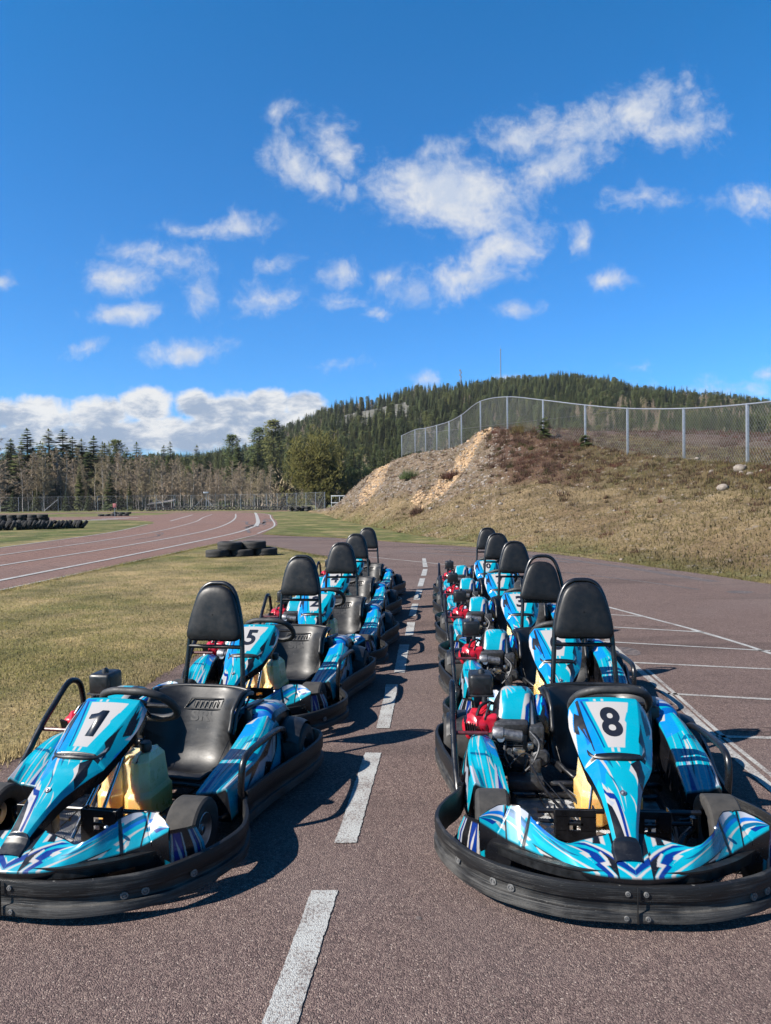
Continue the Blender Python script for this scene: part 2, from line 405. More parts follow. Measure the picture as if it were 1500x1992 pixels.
    sh = [(BLK, [(-.1, -.02), (.07, -.02), (.07, .62), (-.1, .62)]),
          (TEAL, [(.058, .0), (.085, .0), (.082, .34), (.060, .5)]), (WHT, [(.085, 0), (.098, 0), (.106, .2), (.085, .3)]),
          (BLK, [(.098, 0), (.118, 0), (.13, .2), (.10, .25)]), (WHT, [(.122, 0), (.155, .05), (.128, .18)]),
          (NAVY, [(.06, .62), (.145, .16), (.20, .05), (.135, .34), (.06, .80)]), (WHT, [(.058, .58), (.15, .12), (.175, .06), (.148, .2), (.058, .66)]),
          (BLK, [(.058, .7), (.12, .42), (.09, .75), (.11, .7), (.06, 1.05)]),
          (NAVY, [(.095, .78), (.125, .48), (.215, .12), (.18, .36), (.155, .5), (.17, .52), (.135, .74), (.15, .78), (.10, 1.05), (.085, 1.0), (.11, .84)]),
          (WHT, [(.092, .62), (.112, .44), (.118, .48), (.10, .7), (.125, .74), (.08, 1.02), (.068, 1.0), (.105, .8), (.085, .78)]),
          (WHT, [(.205, .14), (.225, .08), (.175, .42), (.19, .44), (.15, .76), (.168, .6), (.155, .58), (.165, .44)]),
          (TEAL, [(.13, .98), (.2, .5), (.27, .2), (.335, .12), (.30, .5), (.22, .9), (.17, 1.05)]),
          (CYAN, [(.155, 1.0), (.25, .66), (.335, .55), (.32, .75), (.24, 1.0)]),
          (WHT, [(.14, 1.0), (.25, .52), (.33, .36), (.25, .6), (.155, 1.03)]), (DTEAL, [(.19, .56), (.26, .3), (.30, .26), (.24, .52)]),
          (BLUE, [(.22, .18), (.30, .02), (.335, -.02), (.335, .2), (.27, .22)]), (WHT, [(.27, .3), (.335, .22), (.335, .25)]),
          (BLK, [(.24, 1.02), (.30, .88), (.335, .82), (.30, 1.05)]), (WHT, [(.28, .98), (.325, .86), (.315, .99)]),
          (LAV, [(.335, -.02), (.385, -.02), (.405, .1), (.375, .34), (.385, .22), (.355, .4), (.35, .22), (.34, .2)]),
          (LAV, [(.345, .56), (.385, .36), (.40, .22), (.39, .42)]),
          (DTEAL, [(.34, .36), (.40, .14), (.428, .1), (.428, .2), (.36, .5)]), (BLUE, [(.34, .46), (.425, .2), (.428, .32), (.36, .62)]),
          (TEAL, [(.335, .62), (.428, .3), (.43, .9), (.345, .98)]), (WHT, [(.335, .75), (.428, .48), (.428, .53), (.345, .82)]), (WHT, [(.345, .93), (.375, .72), (.372, .9), (.355, 1.0)]),
          (LAV, [(.43, -.02), (.475, -.02), (.49, .12), (.44, .34)]), (BLUE, [(.43, .3), (.505, .05), (.535, .2), (.45, .62)]), (DTEAL, [(.43, .5), (.52, .22), (.53, .4), (.44, .72)]),
          (WHT, [(.43, .44), (.53, .12), (.53, .17), (.44, .5)]), (TEAL, [(.43, .66), (.53, .4), (.53, .62), (.45, .9)]), (WHT, [(.435, .7), (.49, .5), (.465, .75), (.44, .86)]), (NAVY, [(.47, .62), (.525, .45), (.525, .62), (.49, .8)])]
    sh.insert(0, (WHT, [(.0, .92), (.06, .68), (.06, .73), (.0, .98)]))
    sh.insert(1, (NAVY, [(.0, .86), (.06, .58), (.06, .66), (.0, .94)]))
    sh.append((WHT, [(-.01, 1.02), (.0, 1.0), (.058, .78), (.058, .82), (.0, 1.08)])); sh.append((NAVY, [(.0, .86), (.056, .60), (.056, .76), (.0, .97)])); sh.append((WHT, [(.0, .83), (.056, .53), (.056, .58), (.0, .86)])); sh.append((TEAL, [(.02, .72), (.056, .5), (.056, .53), (.02, .76)]))
    sh.append((BLK, [(.331, -.1), (.339, -.1), (.364, 1.1), (.355, 1.1)])); sh.append((BLK, [(.416, -.1), (.4245, -.1), (.449, 1.1), (.439, 1.1)])); sh.append((BLK, [(.0565, -.1), (.059, -.1), (.059, 1.2), (.0565, 1.2)]))
    C = print_on(S, T, TEAL, sh, .0018, .016)
    C[(T < -.05) | (T > 1.05)] = BLK
    C[(T < .035) & (S > .07)] = BLK
    nf = mesh_np('nose_fairing', full.reshape(-1, 3), grid_faces(full.shape[0], full.shape[1], flip=False), M['paint'], K, True, C.reshape(-1, 3), 50)
    b = B()
    for sgn in (-1, 1):
        b.lathe([(0, .004), (.004, .0045), (.007, .002), (.008, 0)], (sgn * .312, .142, .3015), (sgn * .1, -.25, 1), 14)
    b.obj('fairing_screws', M['alu'], nf)
    # outer wings under the nose tips, in front of the tyres
    for sgn in (-1, 1):
        q = np.array([[(.40, .18, .205), (.52, .222, .268), (.562, .268, .262), (.575, .32, .25)], [(.405, .172, .16), (.53, .226, .19), (.585, .282, .19), (.6, .34, .18)], [(.42, .172, .085), (.545, .24, .085), (.6, .3, .085), (.612, .36, .085)]])
        g, _ = interp_rows(q, 40, False); g2, _ = interp_rows(g.transpose(1, 0, 2), 120, False); g2[..., 0] *= sgn
        S, T = np.meshgrid(np.linspace(0, 1, 120), np.linspace(0, 1, 40), indexing='ij')
        wsh = [(NAVY, [(.38, .1), (.52, .1), (.47, 1), (.3, 1)]), (TEAL, [(.3, .1), (.34, .1), (.26, 1), (.22, 1)]), (WHT, [(.35, .1), (.37, .1), (.3, 1), (.27, 1)]), (WHT, [(.40, .2), (.46, .62), (.44, .9), (.41, .6)]), (WHT, [(.53, .1), (.55, .1), (.52, 1), (.49, 1)]), (LAV, [(.7, .08), (.77, .08), (.74, 1), (.64, 1)]), (NAVY, [(.78, .08), (.84, .08), (.83, 1), (.76, 1)]), (WHT, [(.86, .08), (.9, .08), (.9, 1), (.85, 1)]), (TEAL, [(.91, .08), (1.02, .08), (1.02, 1), (.92, 1)])]
        C = print_on(S, T, BLK, wsh, .0085, .026); C[T < .07] = BLK
        mesh_np('nose_wing', g2.reshape(-1, 3), grid_faces(120, 40, flip=(sgn < 0)), M['paint'], K, True, C.reshape(-1, 3))
    # --- column fairing with the number panel ------------------------------
    # y, z, half width of top, half width of flank, flank drop, skirt, centre x
    st = [(.035, .222, .044, .052, .012, .09, 0), (.07, .245, .046, .054, .012, .09, 0), (.088, .262, .044, .052, .013, .08, 0), (.094, .276, .034, .044, .013, .07, 0), (.13, .303, .039, .050, .015, .06, .002), (.18, .341, .050, .060, .018, .058, .006), (.235, .376, .060, .072, .022, .058, .011), (.30, .404, .068, .088, .028, .060, .016), (.36, .425, .074, .104, .034, .062, .021), (.42, .442, .079, .121, .040, .066, .025), (.438, .447, .080, .127, .042, .068, .026), (.447, .464, .084, .131, .052, .068, .027), (.50, .492, .093, .144, .055, .064, .029), (.56, .525, .105, .157, .054, .06, .032), (.62, .558, .115, .168, .050, .056, .034), (.67, .586, .122, .166, .046, .052, .036), (.705, .606, .126, .160, .042, .05, .037), (.718, .609, .124, .156, .042, .052, .037), (.726, .602, .118, .15, .04, .052, .037), (.728, .57, .11, .14, .02, .04, .037)]
    A, _ = interp_rows(st, 460, False); A[:, 5] *= np.interp(A[:, 0], [.1, .4, .5], [1, .85, .7]); A[:, 6] -= np.interp(A[:, 0], [.1, .4], [.012, 0])
    k = np.ones(7) / 7
    for c in range(7): A[3:-3, c] = np.convolve(A[:, c], k, 'valid')
    ys, zs, wt, ws, dz, sk_, cx = A.T
    uu = np.concatenate([[-3.4, -3], np.linspace(-2.9, -2.05, 5), np.linspace(-2, -1.02, 30), np.linspace(-1, 1, 110), np.linspace(1.02, 2, 30), np.linspace(2.05, 2.9, 5), [3, 3.4]])
    au = np.abs(uu)[None]; sg = np.sign(uu)[None]
    t1 = np.clip(au - 1, 0, 1); t2 = np.clip(au - 2, 0, 1); t3 = np.clip(au - 3, 0, 1)
    X = cx[:, None] + sg * (wt[:, None] * np.minimum(au, 1) + (ws - wt)[:, None] * t1 - .012 * t2 - .02 * t3)
    Z = zs[:, None] + .006 * (1 - np.minimum(au, 1) ** 2) - dz[:, None] * (t1 ** 1.15) - sk_[:, None] * t2
    Y = np.repeat(ys[:, None], len(uu), 1) + .018 * t2 * smoothstep(.2, .5, ys)[:, None]
    Y -= (.055 * smoothstep(.26, .44, ys) - 0)[:, None]; Z += (.008 * smoothstep(.3, .5, ys))[:, None]
    P = np.stack([X, Y, Z], -1)
    S, T = np.meshgrid(uu, ys, indexing='xy')
    csh = [(SKYB, [(-2, .46), (-2, .70), (-.9, .72), (-.6, .45), (-.8, .28), (-1.2, .28)]), (BLUE, [(-1.3, .5), (-1.2, .70), (-1.0, .70), (-1.0, .5)]), (BLK, [(-1.8, .58), (-1.5, .56), (-1.45, .6), (-1.1, .5), (-1.2, .57), (-1.0, .56), (-1.15, .63), (-1.5, .66)]), (BLK, [(-1.06, .46), (-.98, .46), (-.96, .70), (-1.2, .70)]),
           (WHT, [(-2.02, .50), (-1.7, .58), (-1.8, .59), (-1.6, .66), (-1.85, .70), (-2.02, .66)]), (SKYB, [(-2, .30), (-.7, .34), (-.5, .45), (-2, .46)]),
           (WHT, [(-.95, .445), (-.80, .445), (.12, .17), (.08, .17)]), (WHT, [(-.25, .44), (-.15, .44), (.12, .36), (.05, .38)]), (DTEAL, [(-.75, .36), (-.3, .30), (.05, .22), (-.4, .3)]), (DTEAL, [(-.6, .43), (-.45, .44), (-.3, .37)]),
           (WHT, [(.35, .44), (.6, .42), (.5, .36), (.78, .33), (1.05, .28), (1.05, .33), (.8, .37)]), (BLK, [(.55, .405), (1.0, .44), (1.1, .44), (1.7, .36), (2, .28), (1.02, .30), (.85, .35)]), (WHT, [(.62, .39), (.82, .335), (1.02, .27), (1.02, .295), (.85, .345)]),
           (CYAN, [(1.05, .44), (1.9, .44), (1.6, .37), (1.3, .39)]),
           (WHT, [(.5, .235), (.85, .20), (1.0, .17), (1.0, .19), (.8, .215)]), (WHT, [(.02, .27), (.3, .18), (.2, .24)]),
           (WHT, [(-1.02, .29), (-.72, .245), (-.74, .265), (-.3, .215), (.55, .095), (-.3, .095), (-1.02, .20)]), (NAVY, [(-1.02, .262), (-.85, .240), (-.45, .232), (-.2, .205), (.35, .095), (.08, .095), (-.45, .212), (-.75, .217), (-1.02, .24)]), (BLK, [(-1.02, .205), (-.72, .187), (-.1, .095), (-1.02, .095)]), (LAV, [(-.9, .215), (-.5, .20), (-.72, .188), (-.8, .195)]),
           # right flank beside the number
           (TEAL, [(1, .45), (2.05, .45), (2.05, .72), (1, .72)]), (BLK, [(.98, .52), (1.15, .60), (1.2, .56), (1.5, .50), (1.55, .45), (1.3, .45), (1.25, .49), (.98, .50)]), (BLK, [(1.2, .70), (1.35, .66), (1.45, .69), (1.6, .645), (1.7, .67), (1.9, .59), (1.55, .56), (1.3, .62)]), (LAV, [(1.62, .71), (1.7, .665), (1.75, .68), (1.93, .6), (1.75, .56), (2.05, .58), (2.05, .70), (1.8, .72)]), (WHT, [(1.4, .70), (1.5, .67), (1.56, .7)]), (BLUE, [(1.9, .5), (2.05, .56), (2.05, .47)]), (WHT, [(1.2, .45), (1.5, .45), (1.35, .50)]),
           # number panel
           (TEAL, [(-.58, .452), (.62, .452), (.92, .703), (-.92, .703)]), (NAVY, [(-.92, .703), (-.56, .47), (-.50, .47), (-.84, .703)]), (BLUE, [(-.95, .705), (-.6, .705), (-.6, .694), (-.92, .694)]),
           (WHT, [(-.36, .472), (.38, .472), (.70, .690), (-.72, .690)]), (TEAL, [(.7, .61), (.8, .64), (.6, .64), (.5, .60), (.56, .585), (.62, .615)])]
    for a0 in (-.45, -.2): csh.append((WHT, [(a0, .692), (a0 + .08, .692), (a0 + .08, .704), (a0, .704)]))
    for a0 in (-.25, .02): csh.append((WHT, [(a0, .452), (a0 + .12, .452), (a0 + .12, .47), (a0, .47)]))
    C = print_on(S, T, TEAL, csh, .018, .0016)
    bl = (np.abs(S) > 2.0) | (T < .0955) | (T > .7185) | ((T > .4375) & (T < .4485) & (np.abs(S) < 1.5)); C[bl] = BLK
    cf = mesh_np('column_fairing', P.reshape(-1, 3), grid_faces(len(ys), len(uu), flip=True), M['paint'], K, True, C.reshape(-1, 3), 55)
    b = B(); lp = [( .027 + x * 1.0, y, z) for x, y, z in ((-.112, .50, .468), (-.098, .458, .452), (-.06, .434, .452), (0, .426, .456), (.06, .434, .452), (.098, .458, .452), (.112, .50, .468))]
    lp = [(x, y - .053, z + .006) for x, y, z in lp]; b.tube(cr(lp, 8), np.interp(np.linspace(0, 1, 49), [0, .15, .5, .85, 1], [.003, .009, .0105, .009, .003]), 10); b.obj('panel_lip', M['black'], cf)
    b = B(); b.lathe([(0, .007), (.005, .006), (.006, .003), (.011, .0035), (.0125, 0)], (.011, .233, .3815), (0, -.5, .85), 18); b.obj('fairing_bolt', M['alu'], cf)
    # --- side pods ---------------------------------------------------------
    def pod(sgn, keys, seed, name, tail):
        A, tt = interp_rows(keys, 240)
        n = 140; uu = np.linspace(0, 1, n)
        P = np.zeros((240, n, 3))
        for i, q in enumerate(A):   # q: y, xi, zi, xr, zr, xo, zo, xb, zb
            y, xi, zi, xr, zr, xo, zo, xb, zb = q; xo -= .016; xb -= .014
            key = np.array([(xi + .004, .07), (xi, zi - .02), (xi + .004, zi), (xr - .012, zr - .002), (xr, zr + .001), (xr + .014, zr - .001), (xo - .01, zo + .005), (xo, zo - .006), (xb, zb), (xb - .01, zb - .04)])
            pos = np.array([0, .12, .15, .36, .40, .44, .66, .70, .96, 1.0])
            P[i, :, 0] = np.interp(uu, pos, key[:, 0]) * sgn; P[i, :, 2] = np.interp(uu, pos, key[:, 1]); P[i, :, 1] = y
        # front edge pulled down to a face
        f0 = P[:1].copy(); f0[..., 2] = np.minimum(f0[..., 2], .075); f0[..., 1] += .01
        fe = P[:1].copy(); fe[..., 2] -= .012; fe[..., 1] -= .004
        f9 = P[-1:].copy(); f9[..., 2] = np.minimum(f9[..., 2], .12)
        P = np.concatenate([f0, fe, P, f9], 0); tv = np.concatenate([[-.3, -.02], np.linspace(0, 1, 240), [1.2]])
        T, S = np.meshgrid(tv, uu, indexing='ij')
        r_ = random.Random(seed)
        cols = [WHT, NAVY, BLUE, CYAN, DTEAL, WHT, TEAL, LAV]
        sh = [(SKYB, [(.14, .45), (.34, .5), (.38, .95), (.2, 1.0)]), (NAVY, [(.22, .0), (.31, .0), (.30, .2), (.24, .36), (.25, .18)]), (WHT, [(.36, .0), (.385, .0), (.375, .5), (.365, .5)]), (WHT, [(.24, .18), (.35, .36), (.34, .45), (.29, .28)]), (WHT, [(.19, 0), (.22, 0), (.21, .34)]), (LAV, [(.3, .0), (.34, 0), (.33, .1), (.27, .36), (.25, .3)]),
              (DTEAL, [(.30, .42), (.66, .45), (.66, .49), (.36, .46)]), (DTEAL, [(.50, .0), (.56, 0), (.58, .24), (.54, .2)]), (CYAN, [(.44, .25), (.6, .25), (.62, .42), (.45, .4)]), (LAV, [(.58, 0), (.68, 0), (.69, .3), (.62, .22)]),
              (WHT, [(.46, .0), (.475, .0), (.50, .95), (.49, .95)]), (WHT, [(.38, .95), (.41, .95), (.5, .52), (.45, .6)]), (BLUE, [(.2, 1), (.28, 1), (.33, .7), (.24, .78)]), (WHT, [(.15, .62), (.3, .72), (.24, .62)]), (TEAL, [(.56, .5), (.68, .55), (.69, 1), (.58, 1)]), (WHT, [(.6, 1), (.64, 1), (.6, .55)]),
              # outer wall
              (BLK, [(.70, .2), (.98, .1), (.98, 1), (.74, 1)]), (LAV, [(.95, .05), (.98, .3), (.80, .42), (.86, .5), (.74, .58), (.78, .46), (.74, .34)]), (TEAL, [(.90, .45), (.94, .62), (.82, .8), (.86, .9), (.74, .96), (.74, .74), (.82, .66)]), (WHT, [(.72, .62), (.86, .5), (.84, .58), (.73, .7)]), (TEAL, [(.71, .02), (.8, .02), (.95, .12), (.75, .25)])]
        sh += shards(seed, 4, .15, .68, .1, .9, .12, [WHT, CYAN, NAVY, WHT], (.008, .02), (.25, .5))
        sh += shards(seed + 7, 4, .15, .68, .05, .95, .1, [BLK, BLK, NAVY], (.015, .03), (.25, .45))
        C = print_on(S, T, TEAL, sh, .007, .0042)
        C[(S < .13) | (S > .97) | (T < -.01) | (T > 1.0)] = BLK
        mesh_np(name, P.reshape(-1, 3), grid_faces(P.shape[0], n, flip=(sgn < 0)), M['paint'], K, True, C.reshape(-1, 3), 50)
    pod(1, [(.72, .385, .20, .466, .212, .552, .226, .568, .10), (.85, .395, .238, .488, .252, .572, .246, .585, .11), (1.0, .41, .276, .51, .290, .588, .268, .603, .12), (1.15, .415, .318, .51, .33, .58, .305, .612, .13), (1.28, .41, .348, .5, .366, .565, .338, .61, .14), (1.36, .405, .352, .49, .37, .555, .335, .60, .15), (1.42, .40, .335, .48, .345, .55, .29, .59, .16)], 11, 'side_pod', 0)
    pod(-1, [(.70, .37, .19, .45, .20, .548, .222, .57, .10), (.80, .385, .232, .462, .246, .56, .252, .58, .11), (.92, .40, .27, .475, .292, .565, .282, .595, .12), (1.02, .415, .29, .485, .316, .56, .30, .60, .13), (1.10, .425, .292, .488, .318, .55, .298, .60, .14)], 23, 'side_pod', 0)
    # --- rear cover (right of the seat) and engine cover --------------------
    def arch(name, prof, xa, xb, seed, slope, dro, m_edge=.12, tw=0.0):
        """prof: (y,z) from front bottom over the top to the back"""
        pr = cr(prof, 22); n = len(pr); nu = 96
        uu = np.linspace(0, 1, nu); P = np.zeros((n, nu, 3))
        for j, u in enumerate(uu):
            e = np.clip(abs(u - .5) * 2, 0, 1); drop = dro * np.clip((e - .35) / .65, 0, 1) ** 2.2
            P[:, j, 0] = xa + (xb - xa) * u + tw * (pr[:, 0] - pr[0, 0])
            P[:, j, 1] = pr[:, 0]; P[:, j, 2] = pr[:, 1] - drop
        T, S = np.meshgrid(np.linspace(0, 1, n), uu, indexing='ij')
        return P, S, T
    P, S, T = arch('engine_cover', [(1.135, .335), (1.165, .41), (1.22, .468), (1.30, .492), (1.39, .478), (1.47, .42), (1.50, .35)], -.425, -.195, 5, .1, .085, tw=.10)
    esh = [(BLK, [(-.1, -.1), (.13, -.1), (.17, .5), (.30, 1.1), (-.1, 1.1)]), (WHT, [(.13, 0), (.2, .0), (.22, .2), (.19, .5), (.28, .42), (.2, .8)]), (CYAN, [(.22, .35), (.5, .4), (.55, .8), (.3, .9)]), (WHT, [(.6, 0), (.72, 0), (.72, .22), (.82, .30), (.92, .5), (.72, .38), (.66, .2)]), (NAVY, [(.69, 0), (.78, 0), (.80, .22), (.9, .3), (.84, .32), (.74, .24)]), (BLK, [(.78, -.1), (1.1, -.1), (1.1, 1.1), (.9, 1.1), (.82, .4)]), (WHT, [(.84, .06), (.9, .1), (.88, .32), (.84, .36)]), (WHT, [(.3, .9), (.36, .55), (.52, .42), (.4, .56)]), (DTEAL, [(.55, .9), (.6, .6), (.7, .5), (.66, .8)]), (BLK, [(.62, .75), (.66, .5), (.74, .42), (.78, .7), (.7, .64)]), (WHT, [(.2, .62), (.34, .3), (.3, .5), (.44, .38), (.26, .7)])]
    C = print_on(S, T, TEAL, esh, .010, .008)
    mesh_np('engine_cover', P.reshape(-1, 3), grid_faces(P.shape[0], 96, flip=True), M['paint'], K, True, C.reshape(-1, 3), 60)
    P, S, T = arch('engine_cover', [(1.19, .30), (1.20, .38), (1.25, .438), (1.34, .45), (1.42, .41), (1.46, .34)], -.215, -.135, 6, .1, .03, tw=.06)
    C = print_on(S, T, NAVY, shards(91, 12, 0, 1, .1, .9, .5, [WHT, WHT, BLUE, BLK, CYAN], (.05, .12), (.3, .6)), .010, .008); C[T < .2] = BLK
    mesh_np('chain_guard', P.reshape(-1, 3), grid_faces(P.shape[0], 96, flip=True), M['paint'], K, True, C.reshape(-1, 3), 60)
    P, S, T = arch('rear_cover', [(1.30, .22), (1.30, .30), (1.315, .385), (1.36, .408), (1.46, .402), (1.55, .385), (1.60, .32), (1.61, .2)], .315, .545, 5, .1, .05)
    C = print_on(S, T, TEAL, [(BLK, [(-1, -1), (2, -1), (2, .27), (-1, .27)])] + shards(57, 20, -.2, 1.2, .3, 1.0, 1.45, [WHT, WHT, NAVY, CYAN, BLUE, LAV, NAVY], (.03, .06), (.7, 1.4)) + [(BLK, [(.9, -1), (1.1, -1), (1.1, 1.1), (.93, 1.1)])], .010, .008)
    rc = mesh_np('rear_cover', P.reshape(-1, 3), grid_faces(P.shape[0], 96, flip=True), M['paint'], K, True, C.reshape(-1, 3), 60)
    b = B(); b.box((.43, 1.47, .25), (.20, .25, .24), bev=.03); b.obj('cover_base', M['black'], rc)
    b = B(); b.box((.42, 1.36, .412), (.03, .14, .012), (R(6), 0, R(-14)), .003); b.box((.41, 1.295, .37), (.045, .012, .07), (R(-8), 0, 0), .004); b.obj('cover_strap', M['satin'], rc)
    for sgn in (1, -1):   # mudguards over the rear tyres
        pr = cr([(1.36, .235), (1.40, .29), (1.475, .315), (1.55, .30), (1.61, .24)], 8)
        xs = np.linspace(.545, .655, 6); P = np.zeros((len(pr), 6, 3)); P[..., 0] = xs[None] * sgn; P[..., 1] = pr[:, :1]; P[..., 2] = pr[:, 1:] - .02 * (np.linspace(0, 1, 6)[None] ** 3)
        b = B(); b.grid(P, sgn > 0); b.grid(P - [0, 0, .004], sgn < 0); b.obj('mudguard', M['black'], K)
    # --- wheels ------------------------------------------------------------
    def wheel(x, y, rad, w, sgn):
        pr = [(.066, -w * .36), (.070, -w * .42), (.092, -w * .5), (rad - .022, -w * .5), (rad - .008, -w * .47), (rad - .001, -w * .40), (rad, -w * .2), (rad, w * .2), (rad - .001, w * .40), (rad - .008, w * .47), (rad - .022, w * .5), (.092, w * .5), (.070, w * .42), (.066, w * .36)]
        t = B(); t.lathe([(a, h * sgn) for a, h in pr], (x, y, rad + .002), (1, 0, 0), 48); ty = t.obj('wheel', M['tyre'], K, True, 30)
        q = B(); q.lathe([(0, .008), (.022, .010), (.024, -.005), (.05, -.012), (.058, w * .3), (.064, w * .36), (.070, w * .40), (.066, w * .42), (.06, w * .38), (.0, w * .2)], (x, y, rad + .002), (sgn, 0, 0), 40)
        q.lathe([(.0, w * .40), (.013, w * .40), (.015, w * .37), (.022, w * .36), (.024, 0)], (x, y, rad + .002), (sgn, 0, 0), 20)
        q.obj('rim', M['alu'], ty)
    for sgn in (-1, 1):
        wheel(sgn * .458, .53, .129, .138, sgn); wheel(sgn * .585, 1.48, .140, .17, sgn)
    # --- chassis, floor, pedals --------------------------------------------
    c = B()
    for sgn in (-1, 1):
        c.tube(cr([(sgn * .12, .16, .07), (sgn * .20, .24, .062), (sgn * .25, .42, .06), (sgn * .32, .62, .06), (sgn * .34, .95, .06), (sgn * .31, 1.6, .08)], 8), .015, 10)
        c.tube([(sgn * .25, .40, .075), (sgn * .30, .47, .11), (sgn * .36, .53, .125)], .016, 10)
        c.tube([(sgn * .36, .53, .09), (sgn * .36, .53, .17)], .017, 12)
        c.tube([(sgn * .34, .80, .07), (sgn * .55, .80, .085), (sgn * .575, .84, .10)], .014, 10)
        c.tube([(sgn * .32, 1.28, .07), (sgn * .62, 1.27, .10)], .014, 10)
        c.tube([(sgn * .12, .16, .08), (sgn * .13, .02, .10)], .014, 10)
        c.tube(cr([(sgn * .36, .30, .08), (sgn * .45, .24, .1), (sgn * .50, .33, .1), (sgn * .4, .4, .09)], 6), .011, 8)
        c.tube([(sgn * .34, .50, .155), (sgn * .06, .47, .16)], .009, 8)
        c.tube([(sgn * .34, .66, .095), (sgn * .52, .69, .11), (sgn * .55, .80, .11)], .01, 8)
    c.tube([(-.28, .45, .215), (.36, .45, .222)], .010, 10); c.tube([(-.2, .24, .065), (.2, .24, .065)], .014, 10)
    c.tube([(-.34, .98, .065), (.34, .98, .065)], .014, 10); c.tube([(-.56, 1.48, .14), (.56, 1.48, .14)], .018, 12)
    c.tube([(-.31, 1.6, .09), (.31, 1.6, .09)], .014, 10)
    c.tube(cr([(-.13, .88, .16), (-.06, .78, .11), (.02, .70, .09)], 6), .009, 8)
    c.tube(cr([(-.25, 1.0, .2), (-.20, .9, .13), (-.12, .72, .08), (-.06, .58, .08)], 6), .007, 8)
    c.box((-.205, .30, .10), (.05, .05, .06)); c.box((.205, .30, .10), (.05, .05, .06))
    c.obj('chassis', M['satin'], K)
    f = B(); f.prism([(-.19, .26), (.19, .26), (.30, .55), (.33, .98), (-.33, .98), (-.30, .55)], .004, Matrix.Translation((0, 0, .042))); f.obj('floor_pan', M['check'], K)
    f = B(); f.lathe([(0, .001), (.025, .001), (.026, 0)], (-.10, .50, .0475), (0, 0, 1), 24); f.obj('floor_sticker', M['sticker'], K)
    for cx_ in (-.143, .143):
        p = B(); w = .158; x0 = cx_ - w / 2
        for (a, z, sx, sz) in ((cx_, .245, w, .03), (cx_, .155, w, .05), (x0 + .028, .205, .056, .06), (x0 + w - .03, .205, .06, .06), (cx_ + .0, .203, .06, .012)):
            p.box((a, .36, z), (sx, .006, sz), bev=.0015, seg=1)
        p.box((x0 + .004, .385, .2), (.006, .05, .12), bev=.002); p.box((x0 + w - .004, .385, .2), (.006, .05, .12), bev=.002)
        p.tube([(cx_, .37, .21), (cx_, .40, .08)], .008, 8); p.obj('pedal_plate', M['satin'], K)
    s = B(); s.tube([(.035, .34, .145), (.041, .70, .43)], .0095, 12); s.tube([(.09, .47, .20), (.06, .72, .40)], .0085, 10); s.tube([(-.06, .56, .12), (.01, .72, .39)], .006, 8); s.obj('steering_shaft', M['chrome'], K)
    s = B(); s.box((.05, .73, .42), (.09, .06, .035), (R(-50), 0, 0)); s.box((.045, .765, .47), (.15, .02, .09), (R(-50), 0, 0), .008); s.obj('column_bracket', M['black'], K)
    # steering wheel: rim in a plane leaning forward
    def wp(a, bq): return (.082 + a, .80 - bq * math.sin(R(48)), .556 + bq * math.cos(R(48)))
    rim = cr([(-.075, .128), (0, .132), (.075, .128), (.142, .085), (.168, .0), (.148, -.085), (.075, -.128), (0, -.13), (-.075, -.128), (-.148, -.085), (-.168, 0), (-.142, .085)], 7, True)
    s = B(); s.tube([wp(*q) for q in rim], .0175, 14, True); sw = s.obj('steering_wheel', M['grip'], K)
    s = B()
    for a, bq in ((-.155, 0), (.155, 0), (0, -.12)): s.tube([wp(0, 0), wp(a * .4, bq * .4), wp(a, bq)], [.016, .012, .009], 8)
    s.lathe([(0, .012), (.035, .012), (.04, 0), (.035, -.012), (0, -.012)], wp(0, 0), (0, math.cos(R(48)), math.sin(R(48))), 20); s.obj('wheel_spokes', M['satin'], sw)
    # --- seat --------------------------------------------------------------
    cp = cr([(.985, .150), (1.03, .158), (1.075, .140), (1.15, .105), (1.225, .108), (1.285, .165), (1.33, .26), (1.375, .37), (1.425, .470), (1.437, .482)], 10)
    nv = len(cp); tv = np.linspace(0, 1, nv); nu = 49; uu = np.linspace(-1, 1, nu)
    hw = np.interp(tv, [0, .1, .3, .5, .65, .8, 1], [.165, .195, .232, .238, .236, .236, .258])
    rise = np.interp(tv, [0, .12, .3, .5, .6, .75, .9, 1], [.0, .01, .06, .12, .11, .03, .0, -.012]); fwd = np.interp(tv, [0, .3, .5, .62, .8, .95, 1], [0, .0, .05, .13, .16, .075, .03])
    U = uu[None]; p3 = np.abs(U) ** 3.2
    P = np.zeros((nv, nu, 3)); P[..., 0] = .116 + hw[:, None] * np.sign(U) * (np.abs(U) ** .9); P[..., 1] = cp[:, :1] - fwd[:, None] * p3; P[..., 2] = cp[:, 1:] + rise[:, None] * p3
    P[..., 2] += .012 * np.exp(-(U / .28) ** 2) * np.exp(-((tv[:, None] - .12) / .1) ** 2)
    b = B(); b.grid(P, True); Pb = P.copy(); Pb[..., 1] += .006 * smoothstep(.3, .6, tv)[:, None]; Pb[..., 2] -= .007; b.grid(Pb)
    edge = np.vstack([P[:, 0], P[-1, 1:-1], P[::-1, -1], P[0, ::-1][1:-1]]); b.tube(edge[::2], .0115, 8, True)
    seat = b.obj('seat', M['seat'], K, True, 60)
    b = B(); b.tube(np.vstack([P[8:, 0] + [-.014, .02, -.012]])[::3], .011, 8); b.tube(np.vstack([P[8:, -1] + [.014, .02, -.012]])[::3], .011, 8); b.tube(cr([(-.16, 1.02, .09), (-.12, .985, .12), (.12, .975, .125), (.33, .985, .12), (.36, 1.02, .09)], 6), .012, 10); b.obj('seat_frame', M['satin'], K)
